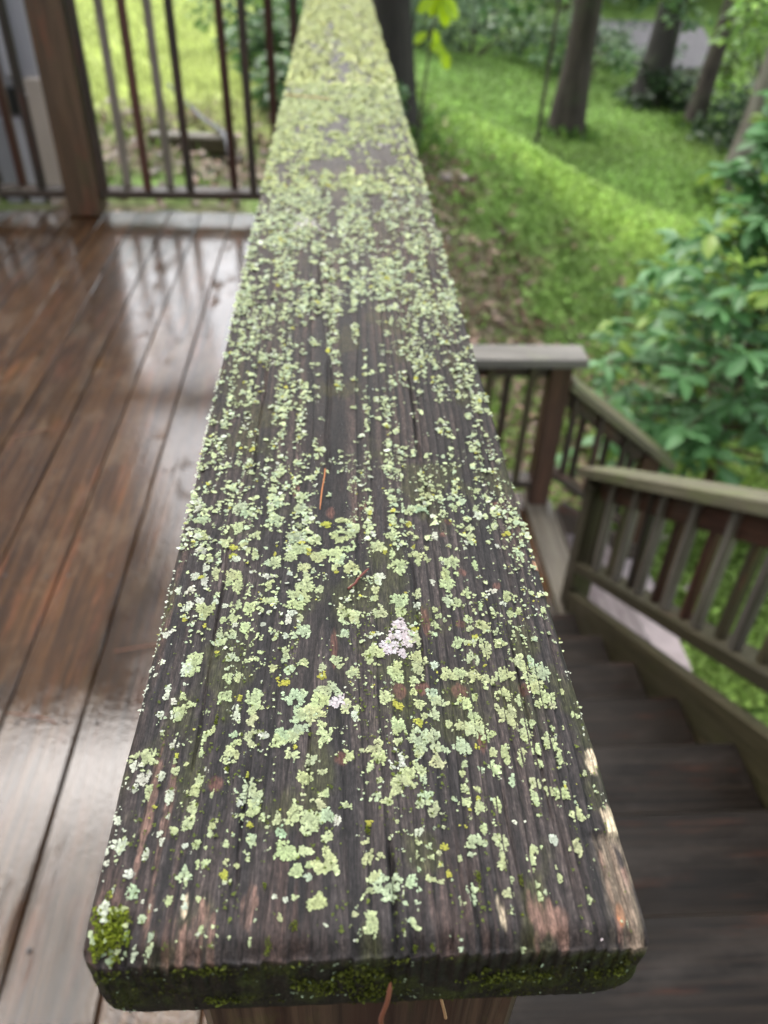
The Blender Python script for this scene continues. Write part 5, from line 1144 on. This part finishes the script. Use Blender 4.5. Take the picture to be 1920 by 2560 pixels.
# ------------------------------------------------------------------ timbers, hose, stones behind the far railing
tb = empty('landscape_timber', (-.9, 5.55, gz(-.9, 5.55)), 'low border of two stacked brown timbers lying behind the far deck railing', 'timber border')
zt = gz(-.85, 5.5) - .10
timber('timber', (-1.28, 5.50, zt + .05), (-.62, 5.44, zt + .05), .13, .11, M['rail'], tb, ch=.012)
timber('timber', (-1.22, 5.56, zt + .165), (-.66, 5.50, zt + .165), .13, .10, M['olive'], tb, ch=.012)
def curve_pts(P, n=40):
    P = np.asarray(P, float); out = []
    P = np.vstack([2 * P[0] - P[1], P, 2 * P[-1] - P[-2]])
    for i in range(1, len(P) - 2):
        for t in np.linspace(0, 1, n // (len(P) - 3), endpoint=False):
            out.append(.5 * ((2 * P[i]) + (-P[i - 1] + P[i + 1]) * t + (2 * P[i - 1] - 5 * P[i] + 4 * P[i + 1] - P[i + 2]) * t * t + (-P[i - 1] + 3 * P[i] - 3 * P[i + 1] + P[i + 2]) * t ** 3))
    out.append(P[-2]); return np.array(out)
hose_m = plain('grey_rubber', (.085, .09, .105), rough=.5, var=.15)
hose = Acc()
hose.add(*tube(curve_pts([(-1.32, 7.0, gz(-1.32, 7.0) + .06), (-.95, 6.0, zt + .22), (-.78, 5.55, zt + .25), (-.70, 5.36, zt + .22), (-.62, 4.9, zt + .05), (-.56, 4.5, gz(-.56, 4.5) + .03)], 50), np.full(51, .013), 8))
tag(link('garden_hose', hose.mesh('garden_hose', True), None, hose_m), 'grey hose hanging over the timber border behind the far railing', 'hose')
hose = Acc()
a_ = np.linspace(-.5, 3.6, 30)
hose.add(*tube(np.stack([-.90 + .17 * np.cos(a_), 4.15 + .20 * np.sin(a_), gz(-.9, 4.15) + .04 + .03 * np.sin(a_)], -1), np.full(30, .009), 8))
tag(link('garden_hose', hose.mesh('garden_hose', True), None, hose_m), 'loop of grey hose on the ground just past the deck edge', 'hose')
def rock(x, y, r, label, c):
    import bmesh
    bm = bmesh.new(); bmesh.ops.create_icosphere(bm, subdivisions=2, radius=r)
    for v in bm.verts:
        f = 1 + .45 * (float(fbm(v.co.x / r * 1.4 + x * 7, v.co.y / r * 1.4 + v.co.z / r, 800)) - .5) * 2
        v.co = Vector((v.co.x * f * 1.2, v.co.y * f, v.co.z * f * .65))
    me = bpy.data.meshes.new('rock'); bm.to_mesh(me); bm.free()
    me.materials.append(c)
    o = bpy.data.objects.new('rock', me); col.objects.link(o); o.location = (x, y, gz(x, y) + r * .15)
    tag(o, label, 'rock', 'pale stones lying on the ground')
stone = plain('pinkish_stone', (.30, .245, .225), rough=.75, var=.25, scale=9)
rock(.86, 6.62, .06, 'pinkish stone on the bank just below its crest near the rail', stone)
rock(1.02, 6.70, .04, 'second pinkish stone beside the first one under the crest of the bank', stone)
rock(-.30, 5.2, .06, 'small orange pink stone behind the rightmost dark balusters', stone)
rock(-1.62, 6.4, .075, 'pale stone at the lawn edge right of the thick brown post', stone)
rock(-1.50, 6.1, .07, 'pale stone in front of the lawn edge by the thick brown post', stone)
rock(-1.05, 4.2, .06, 'wet stone on the soil just past the deck edge by the post', plain('dark_stone', (.10, .09, .095), rough=.3))
rock(1.9, 2.95, .07, 'pinkish boulder beside the concrete pad under the stair railing', stone)
rock(1.85, 3.35, .06, 'pinkish boulder behind the concrete pad', stone)
# fallen branch on the bank
stick = Acc(); bx1, by1 = 2.35, 4.9
for (p, q, r) in [((1.72, 4.4), (2.12, 5.5), .020), ((1.85, 4.7), (2.3, 4.95), .012), ((1.95, 5.05), (1.7, 5.55), .011), ((2.0, 5.2), (2.35, 5.45), .010), ((1.7, 4.9), (2.2, 4.6), .010)]:
    stick.add(*tube(curve_pts([(p[0], p[1], gz(*p) + .06), ((p[0] + q[0]) / 2 + .04, (p[1] + q[1]) / 2, gz((p[0] + q[0]) / 2, (p[1] + q[1]) / 2) + .16), (q[0], q[1], gz(*q) + .20)], 12), np.linspace(r, r * .4, 13), 6))
tag(link('fallen_branch', stick.mesh('fallen_branch', True), None, bark_brown), 'grey brown fallen branch with twigs lying on the bank above the landing', 'branch')

# ------------------------------------------------------------------ needles
def needle(P, r, c, label, name='pine_needle', n=24, cat='pine needle', group=None):
    acc = Acc(); q = curve_pts(P, n); rr = np.full(len(q), r); rr[-3:] *= [.8, .6, .3]
    acc.add(*tube(q, rr, 6), C=np.array(c))
    o = link(name, acc.mesh(name, True), None, needle_m); tag(o, label, cat, group)
needle_m = col_mat('dry_needle', rough=.45, spec=.4)
zc = lambda x, y: float(cap_h(np.array([x]), np.array([y]))[0][0]) + .0009
needle([(-.0131, .2048, zc(-.0131, .2048)), (-.0133, .197, zc(-.0133, .197) + .0012), (-.0142, .188, zc(-.0142, .188) + .001), (-.0150, .1753, zc(-.015, .1753))], .00032, (.36, .13, .04), 'curved orange pine needle lying along the lichen covered cap board')
needle([(-.0040, .1274, zc(-.004, .1274) + .0004), (-.0012, .1303, .0013), (.0001, .1329, .0014), (.0041, .1382, zc(.0041, .138) + .0006)], .00052, (.13, .030, .018), 'short dark red needle lying slantwise on the cap board')
needle([(.0035, -.0045, -.036), (.0030, -.0050, -.028), (.0045, -.0038, -.020), (.0052, -.0020, -.013)], .0007, (.20, .075, .045), 'dry red brown bud scale caught in the moss on the end of the cap board', 'bud_scale', cat='bud scale')
needle([(.0300, .0245, -.1150), (.0255, .0262, -.085), (.0290, .0270, -.060), (.0350, .0285, -.0400)], .0006, (.42, .25, .14), 'tan curved pine needle on the face of the post under the cap board')
needle([(-.068, .97, zc(-.06, .97) + .001), (-.04, .955, .003), (-.012, .945, .0025)], .0008, (.42, .26, .13), 'pale orange needle lying across the far part of the cap board')
def dn(x, y, a, L, lb, z=ZD + .0035, c=(.22, .085, .045), r=.0011):
    needle([(x, y, z), (x + L * .5 * math.cos(a) + .01, y + L * .5 * math.sin(a), z + .003), (x + L * math.cos(a), y + L * math.sin(a), z)], r, c, lb, group='needles on the wet boards')
dn(-.53, .85, 2.9, .10, 'reddish needle on the deck board next to the gap at the left edge')
dn(-.62, .50, 2.7, .09, 'thin needle on the deck near the lower left corner')
dn(-.46, 1.02, .2, .09, 'short needle on the deck near the middle of the left side')
dn(-.90, 1.8, .5, .10, 'needle among the puddles at the far left of the deck')
dn(.22, .02, -.4, .08, 'tan needle on the top step near the corner of the cap board', c=(.32, .17, .10), z=ZD + .002)
dn(.42, .10, -.3, .07, 'short tan needle on the top step by the right edge', c=(.30, .16, .10), z=ZD + .002)
dn(.40, .63, -.55, .09, 'pale needle on the second step', c=(.34, .24, .16), z=ZD - RISE + .002)
V_, F_, C_ = big_leaf_mesh(.05, .1, 77)
lf = np_mesh('leaf', V_ * .045 * [1, .9, 1], F_, np.ones_like(C_) * [.12, .20, .13], True)
o = link('fallen_leaf', lf, None, leaf_mat, Matrix.Translation((.155, .02, ZD + .004)) @ Matrix.Rotation(1.7, 4, 'Z'))
tag(o, 'small pale green leaf lying on the dark top step at the bottom of the picture', 'leaf')
